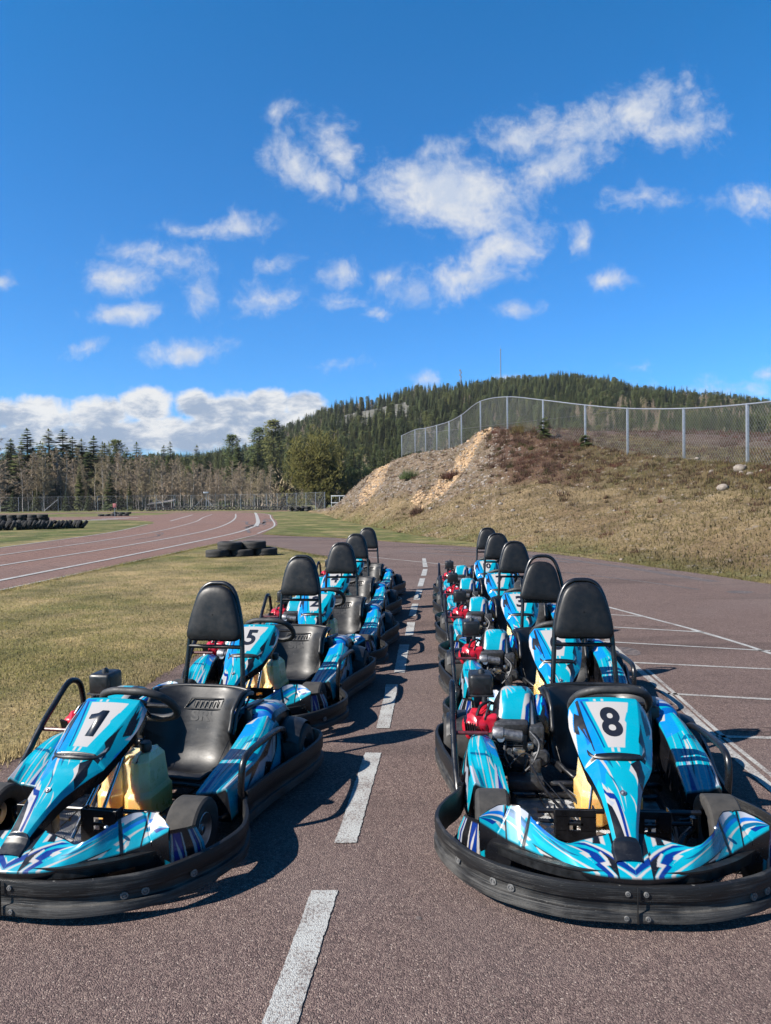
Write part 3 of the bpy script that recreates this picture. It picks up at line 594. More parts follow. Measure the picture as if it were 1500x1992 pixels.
    def text_mesh(s, size, ext, bold=0.0, shear=0.0):
        cu = bpy.data.curves.new('lettering', 'FONT'); cu.body = s; cu.size = size; cu.extrude = ext; cu.offset = bold; cu.shear = shear; cu.align_x = 'CENTER'; cu.align_y = 'CENTER'; cu.resolution_u = 6
        o = bpy.data.objects.new('lettering', cu); COL.objects.link(o); dg = bpy.context.evaluated_depsgraph_get()
        me = bpy.data.meshes.new_from_object(o.evaluated_get(dg)); bpy.data.objects.remove(o); return me
    build_kart.text = text_mesh
    me = text_mesh('SRS', .075, .0022, .002); me.materials.append(M['seat'])
    o = link(bpy.data.objects.new('embossed_lettering', me), seat); o.scale = (1.35, 1, 1); o.rotation_euler = (R(66.5), 0, 0); o.location = (.135, 1.362, .338)
    b = B()
    for q in ([(.02, 1.372, .375), (.25, 1.372, .375)], [(.055, 1.392, .427), (.235, 1.392, .427)], [(.02, 1.372, .375), (.055, 1.392, .427)], [(.25, 1.372, .375), (.235, 1.392, .427)]): b.tube([(x, y - .003, z) for x, y, z in q], .0035, 8)
    for i in range(7): b.tube([(.07 + i * .026, 1.372, .385), (.078 + i * .026, 1.384, .418)], .0032, 6)
    b.obj('embossed_badge', M['seat'], seat)
    # --- headrest and its frame --------------------------------------------
    cxh = .105; half = [(.0, .703), (.095, .701), (.139, .706), (.160, .732), (.154, .79), (.134, .872), (.110, .943), (.081, .984), (.042, 1.004), (0, 1.008)]
    hh = cr(half, 7); out = np.vstack([hh, (hh[::-1] * [-1, 1])[1:-1]])
    lean = lambda z: 1.54 + (z - .5) * .14
    cen = np.array([0, .85]); V = []
    radl = [(1.0, 0.0), (.995, .012), (.965, .022), (.90, .029), (.75, .035), (.5, .038), (.25, .039), (.02, .0395)]
    rings = [(1 * q, -h) for q, h in radl[::-1]] + [(q, h) for q, h in radl[1:]]
    P = np.zeros((len(rings), len(out), 3))
    for i, (q, h) in enumerate(rings):
        xy = cen + (out - cen) * q; P[i, :, 0] = cxh + xy[:, 0]; P[i, :, 2] = xy[:, 1]; P[i, :, 1] = lean(xy[:, 1]) - .004 + h * .85 - .0
    b = B(); b.add(P.reshape(-1, 3), grid_faces(len(rings), len(out), False, True, False)); b.obj('headrest', M['vinyl'], K, True, 70)
    loop = cr([(-.178, .26), (-.172, .45), (-.163, .60), (-.156, .72), (-.149, .79), (-.132, .872), (-.110, .945), (-.083, .991), (-.044, 1.014), (0, 1.018)], 7)
    L = np.vstack([loop, (loop[::-1] * [-1, 1])[1:]])
    b = B(); b.tube([(cxh + x, lean(z) + .022, z) for x, z in L], .0135, 12)
    b.tube([(cxh - .158, lean(.665) + .02, .665), (cxh + .158, lean(.665) + .02, .665)], .0115, 10); b.tube([(cxh, lean(.66) + .02, .66), (cxh, lean(.74) + .02, .74)], .007, 8)
    b.tube([(cxh - .17, lean(.43) + .02, .43), (cxh + .17, lean(.43) + .02, .43)], .0115, 10); b.obj('headrest_frame', M['satin'], K)
    # --- side hoops --------------------------------------------------------
    b = B(); b.tube(cr([(-.592, .80, .07), (-.60, .83, .15), (-.612, .95, .25), (-.618, 1.06, .345), (-.62, 1.17, .425), (-.622, 1.27, .495), (-.622, 1.33, .512), (-.62, 1.39, .485), (-.618, 1.415, .42), (-.61, 1.42, .3), (-.60, 1.42, .12)], 6), .0155, 12); hl = b.obj('side_hoop', M['satin'], K)
    b = B(); b.tube([(-.618, 1.06, .33), (-.45, 1.06, .33)], .010, 10); b.obj('hoop_brace', mat('oxide_red_brace', build=plain((.09, .012, .018), .35, .5)), hl)
    b = B(); b.tube(cr([(.57, .79, .09), (.578, .77, .17), (.582, .765, .25), (.585, .785, .322), (.588, .85, .346), (.590, .97, .346), (.590, 1.12, .338), (.588, 1.25, .322), (.584, 1.335, .292), (.58, 1.375, .23), (.575, 1.38, .12)], 6), .0155, 12); b.obj('side_hoop', M['satin'], K)
    # --- fuel tank between the legs ----------------------------------------
    b = B(); bm = bmesh.new()
    def tank_part(x0, x1, y0, y1, keys):
        P = []
        for z, ins, insy in keys:
            xa, xb, ya, yb = x0 + ins, x1 - ins, y0 + insy, y1 - insy; c = .034
            P.append([(xa + c, ya, z), (xb - c, ya, z), (xb, ya + c, z), (xb, yb - c, z), (xb - c, yb, z), (xa + c, yb, z), (xa, yb - c, z), (xa, ya + c, z)])
        P = np.array(P); b.add(P.reshape(-1, 3), grid_faces(len(keys), 8, False, True, True)); cap(b, P[-1])
    tank_part(-.058, .186, .70, .905, [(.060, .004, .004), (.068, 0, 0), (.19, 0, .0), (.205, .01, .01), (.31, .02, .02), (.335, .035, .05)])
    tank_part(-.068, .054, .650, .91, [(.060, .006, .006), (.068, 0, 0), (.185, 0, 0), (.205, .010, .014), (.325, .020, .024), (.350, .034, .055)])
    tank_part(.066, .196, .645, .91, [(.060, .006, .006), (.068, 0, 0), (.180, 0, 0), (.202, .010, .014), (.330, .022, .026), (.358, .036, .055)])
    tk = b.obj('fuel_tank', M['tank'], K, True, 14)
    md = tk.modifiers.new('round', 'BEVEL'); md.width = .0065; md.segments = 2; md.harden_normals = True; md.limit_method = 'ANGLE'; md.angle_limit = R(30)
    b = B(); b.lathe([(0, .04), (.022, .04), (.026, .034), (.026, .004), (.02, 0), (.02, -.02)], (.13, .76, .362), (0, -.1, 1), 20); b.obj('tank_cap', M['black'], tk); b = B(); b.lathe([(0, .03), (.012, .03), (.014, .0), (.014, -.02)], (-.015, .75, .355), (0, 0, 1), 14); b.obj('tank_cap', M['black'], tk)
    # --- engine ------------------------------------------------------------
    b = B(); b.box((-.345, 1.24, .20), (.20, .24, .22), bev=.02); b.box((-.33, 1.20, .34), (.17, .16, .10), (R(20), 0, 0), .015)
    for i in range(6): b.box((-.335, 1.15 + i * .004, .225 + i * .014), (.12, .14, .005), (R(20), 0, 0), .001, 1)
    b.box((-.205, 1.16, .30), (.075, .10, .10), bev=.012); b.box((-.20, 1.105, .25), (.05, .03, .09), bev=.008); b.box((-.30, 1.11, .19), (.10, .06, .06), (0, R(20), 0), .01); b.box((-.27, 1.04, .105), (.17, .12, .05), bev=.008); b.box((-.22, 1.06, .18), (.05, .05, .07), bev=.008)
    b.tube([(-.36, 1.10, .28), (-.37, 1.07, .22), (-.34, 1.06, .16)], .008, 8); b.tube(cr([(-.24, 1.10, .33), (-.2, 1.06, .28), (-.23, 1.04, .2), (-.28, 1.05, .14)], 6), .006, 8); b.tube(cr([(-.40, 1.12, .2), (-.36, 1.05, .17), (-.28, 1.07, .23), (-.2, 1.08, .19)], 6), .005, 8)
    b.lathe([(0, .03), (.035, .03), (.045, .02), (.048, 0), (.03, -.02)], (-.19, 1.11, .20), (0, -1, .1), 24)
    en = b.obj('engine', M['cast'], K, True, 35)
    b = B(); b.lathe([(0, 0), (.03, 0), (.034, .006), (.034, .05), (.03, .055), (.028, .06), (.028, .145), (.02, .152), (0, .152)], (-.425, 1.105, .318), (1, 0, -.12), 22); b.box((-.31, 1.125, .285), (.03, .03, .05), bev=.006); b.obj('starter_motor', M['steel'], en)
    b = B(); b.lathe([(0, .0), (.018, 0), (.02, -.01), (.02, -.04)], (-.385, 1.075, .30), (0, -1, .2), 16); b.box((-.30, 1.075, .235), (.06, .02, .035), (0, R(15), R(12)), .004); b.box((-.24, 1.09, .262), (.03, .03, .03), bev=.006); b.lathe([(0, .02), (.012, .02), (.014, 0)], (-.345, 1.06, .245), (0, -1, 0), 12); b.obj('carburettor', M['alu'], en)
    b = B(); b.box((-.49, 1.22, .325), (.125, .16, .115), (R(14), 0, R(-8)), .03, 4); b.lathe([(0, .03), (.04, .03), (.056, .022), (.062, .004), (.064, -.03)], (-.52, 1.185, .33), (-.75, -.6, .25), 28); b.box((-.43, 1.165, .335), (.075, .05, .12), (R(10), 0, R(-6)), .014, 3); b.box((-.445, 1.175, .29), (.07, .06, .09), (0, 0, R(-8)), .015, 3); b.box((-.46, 1.27, .40), (.04, .03, .05), bev=.008)
    rd = b.obj('recoil_cover', M['red'], en, True, 40)
    b = B()
    for i in range(5): b.box((-.555 + i * .0115, 1.137 - i * .006, .335), (.005, .012, .05), (R(10), 0, R(-35)), .001, 1)
    b.lathe([(0, .004), (.013, .004), (.014, 0)], (-.437, 1.137, .295), (0, -1, .2), 16); b.obj('cooling_slots', M['black'], rd)
    b = B(); b.box((-.47, 1.41, .49), (.125, .15, .115), (0, 0, R(2)), .02, 4); b.box((-.47, 1.41, .437), (.137, .16, .012), bev=.005); b.box((-.47, 1.41, .39), (.07, .09, .09), bev=.01); b.lathe([(0, .018), (.016, .018), (.018, .012), (.02, 0)], (-.465, 1.40, .547), (0, 0, 1), 16); b.box((-.465, 1.40, .565), (.01, .03, .01), bev=.003); b.obj('air_box', M['black'], en)
    b = B(); b.lathe([(0, .03), (.012, .028), (.016, 0)], (-.455, 1.27, .425), (0, 0, 1), 12); b.tube(cr([(-.50, 1.17, .38), (-.48, 1.2, .42), (-.44, 1.25, .43), (-.41, 1.3, .41)], 6), .008, 8); b.tube(cr([(-.46, 1.15, .36), (-.455, 1.14, .39), (-.43, 1.2, .44)], 5), .006, 8); b.obj('fuel_hoses', M['black'], en)
    return K
def digit_one():
    b = B(); q = [(-.012, -.072), (.026, -.072), (.026, .072), (-.004, .072), (-.016, .056), (-.045, .047), (-.045, .022), (-.012, .030)]
    b.prism(q, .0008); o = b.obj('one', None, None, False); me = o.data; bpy.data.objects.remove(o); return me
def number_on(K, s, x=.031, bold=.028):
    me = digit_one() if s == '1' else build_kart.text(s, .158 if len(s) == 1 else .115, .0008, bold * .158)
    me.materials.append(M['ink'])
    cf = [c for c in K.children if c.name.startswith('column_fairing')][0]
    o = link(bpy.data.objects.new('race_number', me), cf)
    o.scale = (1.04, 1.34, 1) if s != '1' else (1, 1, 1); o.rotation_euler = (math.atan2(.148, .258), 0, 0)
    o.location = (x, .527, .5525)
    return o
# ------------------------------------------------------------------ ground, asphalt, markings
def asphalt_cols(N, v, warm=0.0):
    cell = N.n('ShaderNodeTexVoronoi', {'Vector': v, 'Scale': 215.0}); r1 = N.n('ShaderNodeSeparateColor', {0: cell.outputs['Color']}).outputs[0]
    cell2 = N.n('ShaderNodeTexVoronoi', {'Vector': v, 'Scale': 80.0}); r2 = N.n('ShaderNodeSeparateColor', {0: cell2.outputs['Color']}).outputs[1]
    k = N.ramp(r1, [(0, (.045, .036, .035)), (.3, (.105, .078, .074)), (.6, (.165, .122, .112)), (.86, (.225, .17, .15)), (.97, (.33, .27, .225)), (1, (.48, .42, .37))])
    k = N.mix(N.math('MULTIPLY', N.mapr(r2, .86, .92), .55), k, (.27, .21, .18))
    k = N.mix(N.math('MULTIPLY', N.mapr(r2, .12, .06), .5), k, (.045, .04, .04))
    big = N.noise(v, .55, 5, .6); mid = N.noise(v, 4.5, 4, .6)
    k = N.mix(N.math('MULTIPLY', N.mapr(big, .38, .68), .35), k, (.085, .066, .062))
    k = N.mix(N.math('MULTIPLY', N.mapr(mid, .5, .75), .3), k, (.2, .155, .14))
    k = N.mix(.22, k, (.145, .112, .104))
    h = N.math('ADD', N.math('MULTIPLY', cell.outputs['Distance'], -1.2), N.math('MULTIPLY', N.noise(v, 320, 2), .6))
    return k, h, big
def b_asphalt(tint=(1, 1, 1), dark=1.0, streak_=None):
    def f(N):
        v = N.pos(); k, h, big = asphalt_cols(N, v)
        k = N.mix(1.0, k, tint, 'MULTIPLY')
        if streak_:   # rubbered-in tyre streaks along the lot
            s = N.noise(N.vmul(v, streak_), 1.0, 4, .6); k = N.mix(N.math('MULTIPLY', N.mapr(s, .54, .68), .5), k, (.045, .038, .038))
        fl = N.noise(v, .23, 3, .5, .6); k = N.mix(N.math('MULTIPLY', N.mapr(fl, .50, .56), .16), k, (.2, .17, .165))
        ck = N.n('ShaderNodeTexVoronoi', {'Vector': N.n('ShaderNodeVectorMath', {0: v, 1: N.n('ShaderNodeTexNoise', {'Vector': v, 'Scale': 2.0, 'Detail': 4.0}).outputs['Color']}, operation='ADD').outputs[0], 'Scale': .32}, feature='DISTANCE_TO_EDGE').outputs['Distance']
        k = N.mix(N.math('MULTIPLY', N.math('MULTIPLY', N.mapr(ck, .006, .001), N.mapr(N.noise(v, .5, 2), .5, .6)), .6), k, (.035, .03, .03))
        stn = N.noise(v, 1.7, 3, .55, .8); k = N.mix(N.math('MULTIPLY', N.mapr(stn, .68, .76), .35), k, (.05, .045, .043))
        return {'Base Color': k, 'Roughness': .92, 'Specular IOR Level': .06, 'Normal': N.bump(h, .65, .006)}
    return f
M['asphalt'] = mat('weathered_red_asphalt', build=b_asphalt((1.14, 1.09, 1.09), streak_=(.16, 1.1, 1)))
M['track'] = mat('red_track_asphalt', build=b_asphalt((1.45, 1.2, 1.12)))
def b_line(N):
    v = N.pos(); k, h, big = asphalt_cols(N, v)
    w1 = N.noise(v, 95, 3, .6); w2 = N.noise(v, 6, 3, .6)
    w = N.mapr(N.math('ADD', w1, N.math('MULTIPLY', w2, .55)), .74, .96)
    c = N.mix(w, (.43, .44, .425), k); c = N.mix(N.math('MULTIPLY', N.mapr(w2, .4, .7), .25), c, (.30, .28, .26))
    return {'Base Color': c, 'Roughness': .8, 'Normal': N.bump(h, .5, .005)}
M['line'] = mat('worn_white_road_paint', build=b_line)
def b_faint(N):
    v = N.pos(); k, h, big = asphalt_cols(N, v); w1 = N.noise(v, 70, 3, .6); w2 = N.noise(v, 2.5, 3, .6)
    w = N.mapr(N.math('ADD', w1, N.math('MULTIPLY', w2, .8)), .78, 1.15)
    return {'Base Color': N.mix(w, (.42, .42, .40), k), 'Roughness': .85, 'Normal': N.bump(h, .5, .005)}
M['faint'] = mat('thin_worn_paint', build=b_faint)
def b_ground(N):
    v = N.pos()
    a = N.noise(v, .35, 5, .62); b = N.noise(v, 2.2, 5, .65); c = N.noise(v, 26, 4, .65); d = N.noise(v, 140, 2, .6)
    dry = N.ramp(N.math('ADD', N.math('MULTIPLY', c, .6), N.math('MULTIPLY', d, .4)), [(.25, (.13, .094, .045)), (.48, (.34, .262, .14)), (.7, (.48, .39, .225))])
    grn = N.ramp(c, [(.25, (.035, .05, .014)), (.55, (.10, .125, .035)), (.8, (.19, .20, .07))])
    m = N.mapr(N.math('ADD', N.math('MULTIPLY', a, .75), N.math('MULTIPLY', b, .4)), .47, .72)
    y = N.n('ShaderNodeSeparateXYZ', {0: v}).outputs[1]
    m = N.math('ADD', m, N.mapr(y, 11, 30, -.2, .35), clamp=True)
    k = N.mix(m, dry, grn); k = N.mix(1.0, k, N.ramp(N.noise(v, .8, 4, .6), [(.35, (.68, .70, .66)), (.62, (1.25, 1.2, 1.12))]), 'MULTIPLY'); k = N.mix(N.math('MULTIPLY', N.mapr(N.noise(v, 1.1, 4, .6), .66, .74), .6), k, (.13, .09, .055))
    return {'Base Color': k, 'Roughness': .95, 'Specular IOR Level': .15, 'Normal': N.bump(N.math('ADD', c, N.math('MULTIPLY', d, .5)), .8, .03)}
M['ground'] = mat('spring_lawn', build=b_ground)
def sheet(name, pts, z, m, kind='structure'):
    b = bmesh.new(); f = b.faces.new([b.verts.new((x, y, z)) for x, y in pts]); b.normal_update()
    if f.normal.z < 0: f.normal_flip()
    bmesh.ops.triangulate(b, faces=b.faces, ngon_method='EAR_CLIP')
    me = bpy.data.meshes.new(name); b.to_mesh(me); b.free(); me.materials.append(m)
    o = link(bpy.data.objects.new(name, me)); o['kind'] = kind; return o
def line_strip(name, pts, w, z, m, jit=.0):
    P = np.asarray(pts, float); T = np.gradient(P, axis=0); T /= np.linalg.norm(T, axis=1)[:, None] + 1e-9
    Nn = np.stack([-T[:, 1], T[:, 0]], 1); ww = (np.full(len(P), w) if np.isscalar(w) else np.asarray(w)) / 2
    V = np.zeros((len(P), 2, 3)); V[:, 0, :2] = P + Nn * ww[:, None]; V[:, 1, :2] = P - Nn * ww[:, None]; V[..., 2] = z
    o = mesh_np(name, V.reshape(-1, 3), grid_faces(len(P), 2, flip=True), m, None, False)
    if o.data.polygons[0].normal.z < 0: o.data.flip_normals()
    o['kind'] = 'structure'; return o
g = 1250
sheet('ground', [(-g, -60), (g, -60), (g, 1090), (-g, 1090)], 0, M['ground'])
LAWN_R = cr([(-2.6, -6), (-2.42, 1.0), (-2.22, 4.0), (-2.14, 4.5), (-1.92, 6.35), (-1.74, 8.1), (-1.47, 10.8), (-1.16, 14.6), (-1.03, 16.3), (-1.25, 17.9), (-2.1, 19.8), (-3.35, 22.5), (-4.72, 24.7), (-5.5, 25.15)], 6)
TRACK_R = cr([(-7.4, -8), (-6.75, 8), (-6.53, 12.3), (-6.34, 16.4), (-6.08, 20.2), (-5.86, 23.4), (-5.66, 25.2)], 5)
ASPH_FAR = cr([(-5.35, 31.4), (-3.99, 29.75), (-2.19, 28.2), (-.95, 26.5), (1.16, 23.7), (3.59, 20.4), (4.95, 17.1), (5.65, 14.6), (6.34, 12.0), (7.2, 7.5), (8.2, 1), (9, -8)], 6)
jl = lambda P, a, s: np.asarray(P) + np.stack([fbm(np.arange(len(P)) * .9, np.zeros(len(P)) + s, 3, 3), fbm(np.arange(len(P)) * .9, np.zeros(len(P)) + s + 9, 3, 4)], 1) * a
LR = jl(cr(LAWN_R[::3], 10), .06, 1)
sheet('asphalt', [tuple(p) for p in LR] + [(-5.5, 25.6), (-5.42, 31.4)] + [tuple(p) for p in jl(cr(ASPH_FAR[::3], 10), .06, 5)], .008, M['asphalt'])
TL = cr([(-12.0, -8), (-12.6, 12), (-12.97, 24.5), (-13.37, 34.5), (-14.6, 44), (-16.9, 52.7), (-21.5, 58.5), (-30, 61.5), (-64, 66)], 6)
TR = cr([(-5.45, 31.8), (-5.55, 33.6), (-6.27, 41.8), (-7.5, 50), (-9.2, 59.5), (-11.5, 72.8), (-15.0, 84), (-20, 91)], 6)
sheet('track', [tuple(p) for p in TRACK_R] + [tuple(p) for p in TR] + [(-26, 90), (-24.5, 78), (-30, 72.5), (-64, 77)] + [tuple(p) for p in TL[::-1]], .004, M['track'])
sheet('track', [(-64, 93), (-30, 93.5), (-14, 91), (-9, 97), (-30, 101.5), (-64, 101)], .004, M['track'])
for nm, P, w in (('A', [(-7.3, -8), (-6.74, 8), (-6.6, 12.3), (-6.36, 16.1), (-6.13, 20.2), (-5.92, 23.4), (-5.75, 25.2), (-5.6, 28.4), (-5.5, 31)], .07), ('B', [(-8.1, -8), (-7.7, 6), (-7.43, 14), (-7.1, 20.1), (-6.86, 27.7), (-6.85, 34), (-7.4, 41.5)], .15), ('B2', [(-7.32, 41), (-8.6, 49), (-10.5, 59.5), (-12.7, 71.5), (-15.07, 84)], .26),
             ('C', [(-10.2, -8), (-9.5, 10), (-9.18, 17.3), (-8.72, 25), (-8.8, 35.5), (-10.0, 46), (-12.4, 60), (-16, 77.7)], .13), ('D', [(-11.6, -8), (-11.2, 12), (-11.0, 20.9), (-10.85, 28.6), (-11.38, 37.5), (-13.39, 51.3), (-15.8, 63), (-18.2, 76.4)], .11), ('E', [(-15.8, 53.4), (-20.2, 76.3)], .16), ('TR', [(-5.65, 32), (-6.4, 41.8), (-9.4, 59.5), (-11.7, 72.8), (-14.5, 82)], .10), ('TL', [(-12.75, 12), (-12.85, 24.5), (-13.2, 34.5), (-15.2, 46.5)], .10)):
    line_strip('track_line', cr(P, 6), w, .014, M['line'])
for y0 in (54.0, 56.5, 59, 61.5): line_strip('track_line', [(-24.5, y0 + 4), (-22.5, y0 + 4.8)], .9, .013, M['line'])
# dashed lane line, thin line across, bay markings
for q in ([(-.42, 1.55), (-.32, 1.55), (-.2, 2.75), (-.3, 2.75)], [(-.24, 3.13), (-.145, 3.13), (-.045, 4.24), (-.14, 4.25)], [(-.08, 4.7), (.013, 4.7), (.09, 5.8), (-.01, 5.81)], [(.06, 6.2), (.153, 6.19), (.23, 7.38), (.13, 7.39)], [(.2, 7.88), (.29, 7.87), (.345, 8.72), (.25, 8.72)], [(.28, 9.17), (.37, 9.17), (.455, 10.23), (.365, 10.23)], [(.4, 10.64), (.49, 10.64), (.595, 11.82), (.5, 11.83)], [(.53, 12.23), (.62, 12.23), (.73, 13.46), (.63, 13.47)], [(.67, 13.91), (.77, 13.9), (.875, 15.2), (.78, 15.2)], [(.80, 15.65), (.9, 15.64), (.985, 17.9), (.9, 17.9)]):
    a = []
    q = [np.array(p) for p in q]
    for i in range(4):
        nk = 90 if i % 2 else 12
        for k in range(nk): a.append(q[i] * (1 - k / nk) + q[(i + 1) % 4] * k / nk)
    sheet('lane_dash', [tuple(p) for p in jl(a, .005, q[0][1])], .012, M['line'])
line_strip('parking_line', cr([(-.6, 18.7), (-.34, 18.39), (.36, 17.5), (1.3, 16.2), (2.0, 15.0)], 8), .06, .012, M['faint'])
for P, w, m in (([(2.86, 10.2), (2.93, 9.85), (3.16, 8.91), (3.41, 7.88), (3.56, 6.9), (3.6, 6.2)], .05, 'line'), ([(3.36, 8.0), (3.54, 7.15)], .035, 'faint'), ([(2.78, 9.1), (3.15, 8.93)], .05, 'faint'), ([(2.4, 8.3), (3.43, 7.85)], .045, 'line'), ([(2.2, 7.42), (3.63, 6.88)], .042, 'line'), ([(2.15, 6.48), (3.4, 6.12)], .045, 'faint'), ([(2.1, 5.44), (2.9, 5.22)], .045, 'faint'), ([(2.02, 4.46), (2.7, 4.38)], .045, 'faint'),
                ([(2.30, 7.7), (2.25, 7.3), (2.17, 6.47), (2.09, 5.41), (2.0, 4.42), (1.94, 3.7), (1.86, 2.6)], .055, 'faint'), ([(2.22, 6.2), (2.15, 5.4), (2.06, 4.42), (2.02, 3.7)], .03, 'faint')):
    line_strip('parking_line', cr(P, 12), w, .0115 if m == 'faint' else .012, M[m])
# skid marks and oil stains lie on the asphalt
M['skid'] = mat('rubber_skid', (.035, .03, .03), .8, build=lambda N: (lambda v, k: {'Base Color': N.mix(N.mapr(N.noise(v, 22, 4, .7), .42, .6), (.045, .037, .037), k[0]), 'Roughness': .85})(N.pos(), asphalt_cols(N, N.pos())))
for P, w in (([(-7.2, 43), (-8.0, 48), (-8.2, 52), (-9.5, 57)], .2), ([(-7.0, 40), (-8.6, 45), (-9.6, 50), (-12, 55)], .16), ([(-7.6, 39), (-7.8, 46), (-9.0, 54)], .18), ([(-6.2, 33), (-7.6, 40), (-8.1, 47)], .16), ([(-9.7, 44.0), (-11.2, 46), (-11.9, 43.5)], .1), ([(-9.9, 31.6), (-10.3, 33.6), (-11.8, 36.5)], .09), ([(-9.8, 28.5), (-9.7, 31), (-10.6, 33.5)], .1), ([(-3.6, 27.6), (-2.6, 26.9), (-1.9, 28)], .12), ([(-4.8, 27.2), (-3.4, 28.4), (-1.4, 26.0)], .1), ([(1.2, 21.5), (2.8, 19.2), (4.2, 16.2)], .2), ([(2.2, 21.3), (3.7, 18.4), (4.9, 15.2), (5.6, 12.4)], .25), ([(.4, 20.5), (2.0, 18.5), (3.2, 16.6)], .14), ([(3.5, 14.2), (4.4, 12.6), (4.9, 11.4)], .1)):
    line_strip('skid_mark', cr(P, 8), w, .0096, M['skid'])
def blob(cx, cy, rx, ry, sd):
    a = np.arange(28) * 2 * math.pi / 28; r = 1 + .22 * fbm(np.cos(a) * 1.4 + sd, np.sin(a) * 1.4, 3, 2)
    return [(cx + rx * c * q, cy + ry * s * q) for c, s, q in zip(np.cos(a), np.sin(a), r)]
for q in ((5.38, 11.05, .22, .16, 1), (2.32, 6.95, .09, .2, 2), (.1, 2.56, .012, .012, 3)): sheet('oil_stain', blob(*q), .0098, M['skid'])
# ------------------------------------------------------------------ the earth bank
FOOT = np.array([(-9.5, 84), (-6.3, 72), (-4.1, 56.5), (-1.9, 44.2), (-.3, 36.2), (1.0, 29.8), (2.0, 26.6), (2.85, 24.0), (3.65, 21.6), (4.4, 19.6), (5.0, 17.7), (5.5, 15.6), (5.95, 13.6), (6.5, 11.3), (7.1, 8.6), (8.2, 3), (9.2, -6)])
CREST = np.array([(-6, 84, .5), (-5.15, 74, .75), (-2.3, 66, 2.95), (-.2, 61.5, 4.2), (2.0, 57.5, 4.95), (4.0, 53.5, 5.0), (5.3, 49.5, 5.15), (6.25, 47, 5.75), (7.26, 43, 5.45), (8.36, 38.4, 4.7), (9.65, 35, 3.92), (10.5, 31.5, 3.3), (11.5, 28.1, 2.86), (11.86, 23.9, 2.48), (11.95, 19.4, 2.2), (12.1, 12, 2.0), (12.8, 2, 1.9)])
BDIR = np.array([(.5, .86)] * 6 + [(.6, .8)] * 3 + [(.62, .78)] * 4 + [(.66, .75), (.75, .66), (.9, .4), (1, .1)]); BG = np.array([-.02, -.03, -.06, -.08, -.08, -.06, 0, .03, .06, .085, .105, .115, .115, .11, .1, .1, .1])
NC = len(FOOT); NCF = 360
Fi, tc = interp_rows(FOOT, NCF); Ci, _ = interp_rows(CREST, NCF); Di, _ = interp_rows(BDIR, NCF); Gi = np.interp(tc, range(NC), BG)
ts = np.linspace(0, 1, 120)
sf = np.interp(tc, [0, 2, 5, 7.5, 9, 12, 16], [1.1, 1.05, 1.1, 1.22, 1.3, 1.35, 1.3])[:, None]
zf = ts[None] ** sf; zf = zf * (1 - .10 * smoothstep(.8, 1, ts)[None]) + .10 * smoothstep(.8, 1, ts)[None]
P1 = np.zeros((NCF, 120, 3)); P1[..., :2] = Fi[:, None] * (1 - ts[None, :, None]) + Ci[:, None, :2] * ts[None, :, None]; P1[..., 2] = Ci[:, None, 2] * zf
db = np.concatenate([np.linspace(.4, 6, 12), np.linspace(7.5, 70, 40)])
P2 = np.zeros((NCF, len(db), 3)); P2[..., :2] = Ci[:, None, :2] + Di[:, None] * db[None, :, None]
P2[..., 2] = Ci[:, None, 2] + Gi[:, None] * 52 * (1 - np.exp(-db[None] / 52)) * 1.0
P2[..., 2] = np.maximum(P2[..., 2], -.5)
PM = np.concatenate([P1, P2], 1)
tt_ = np.concatenate([ts, 1 + db / 70])[None] * np.ones((NCF, 1)); cc_ = tc[:, None] * np.ones((1, PM.shape[1]))
amp = smoothstep(0, .25, tt_)
PM[..., 2] += amp * (.22 * fbm(PM[..., 0] * .35, PM[..., 1] * .35, 4, 1) + .10 * fbm(PM[..., 0] * 1.6, PM[..., 1] * 1.6, 3, 9)) - .03 * (1 - smoothstep(0, .05, tt_))
# gullies of the loose left flank run down the slope
gul = smoothstep(8.2, 7.2, cc_) * smoothstep(.05, .3, tt_) * smoothstep(1.02, .9, tt_)
PM[..., 2] += gul * (.22 * fbm(cc_ * 3.0, tt_ * 1.2, 4, 14) - .45 * np.exp(-((cc_ - 7.0 + 3.0 * (1 - tt_)) / .5) ** 2))
# cover zones: sand, heather, rubble, grass
n1_ = fbm(PM[..., 0] * .5, PM[..., 1] * .5, 4, 21); n2_ = fbm(PM[..., 0] * 2.1, PM[..., 1] * 2.1, 3, 31); n3_ = fbm(cc_ * 4, tt_ * 2.5, 4, 41)
sand = np.clip(smoothstep(.55, .1, np.abs(cc_ - 7.0 + 3.0 * (1 - tt_) + .30 * n3_)) * smoothstep(.25, .5, tt_ + .18 * n3_), 0, 1)
sand = np.maximum(sand, .8 * smoothstep(.5, .05, np.abs(cc_ - 2.9 + .3 * n3_)) * smoothstep(.25, .5, tt_) * smoothstep(1.3, 1.0, tt_))
heath = smoothstep(.42, .68, tt_ + .25 * n1_ - .16 * smoothstep(9.5, 13, cc_)) * smoothstep(7.0, 7.7, cc_ + .3 * n1_) * smoothstep(10.6, 9.2, cc_ + .5 * n1_)
heath = np.maximum(heath, .9 * smoothstep(1.05, 1.2, tt_) * smoothstep(7.5, 8.5, cc_) * smoothstep(-.35, .25, n1_))
rub = smoothstep(.18, .5, tt_ + .22 * n1_) * smoothstep(8.8, 7.0, cc_ + .8 * n1_)
scrub = smoothstep(.5, .75, tt_ + .22 * n1_) * smoothstep(9.0, 10.0, cc_)
green = smoothstep(.2, .03, tt_ + .08 * n1_) * smoothstep(-.35, .2, n1_ + .4 * n2_)
colr = np.empty(PM.shape); colr[:] = (.25, .185, .105)
def lay(w, c):
    global colr
    colr = colr * (1 - w[..., None]) + np.array(c) * w[..., None]
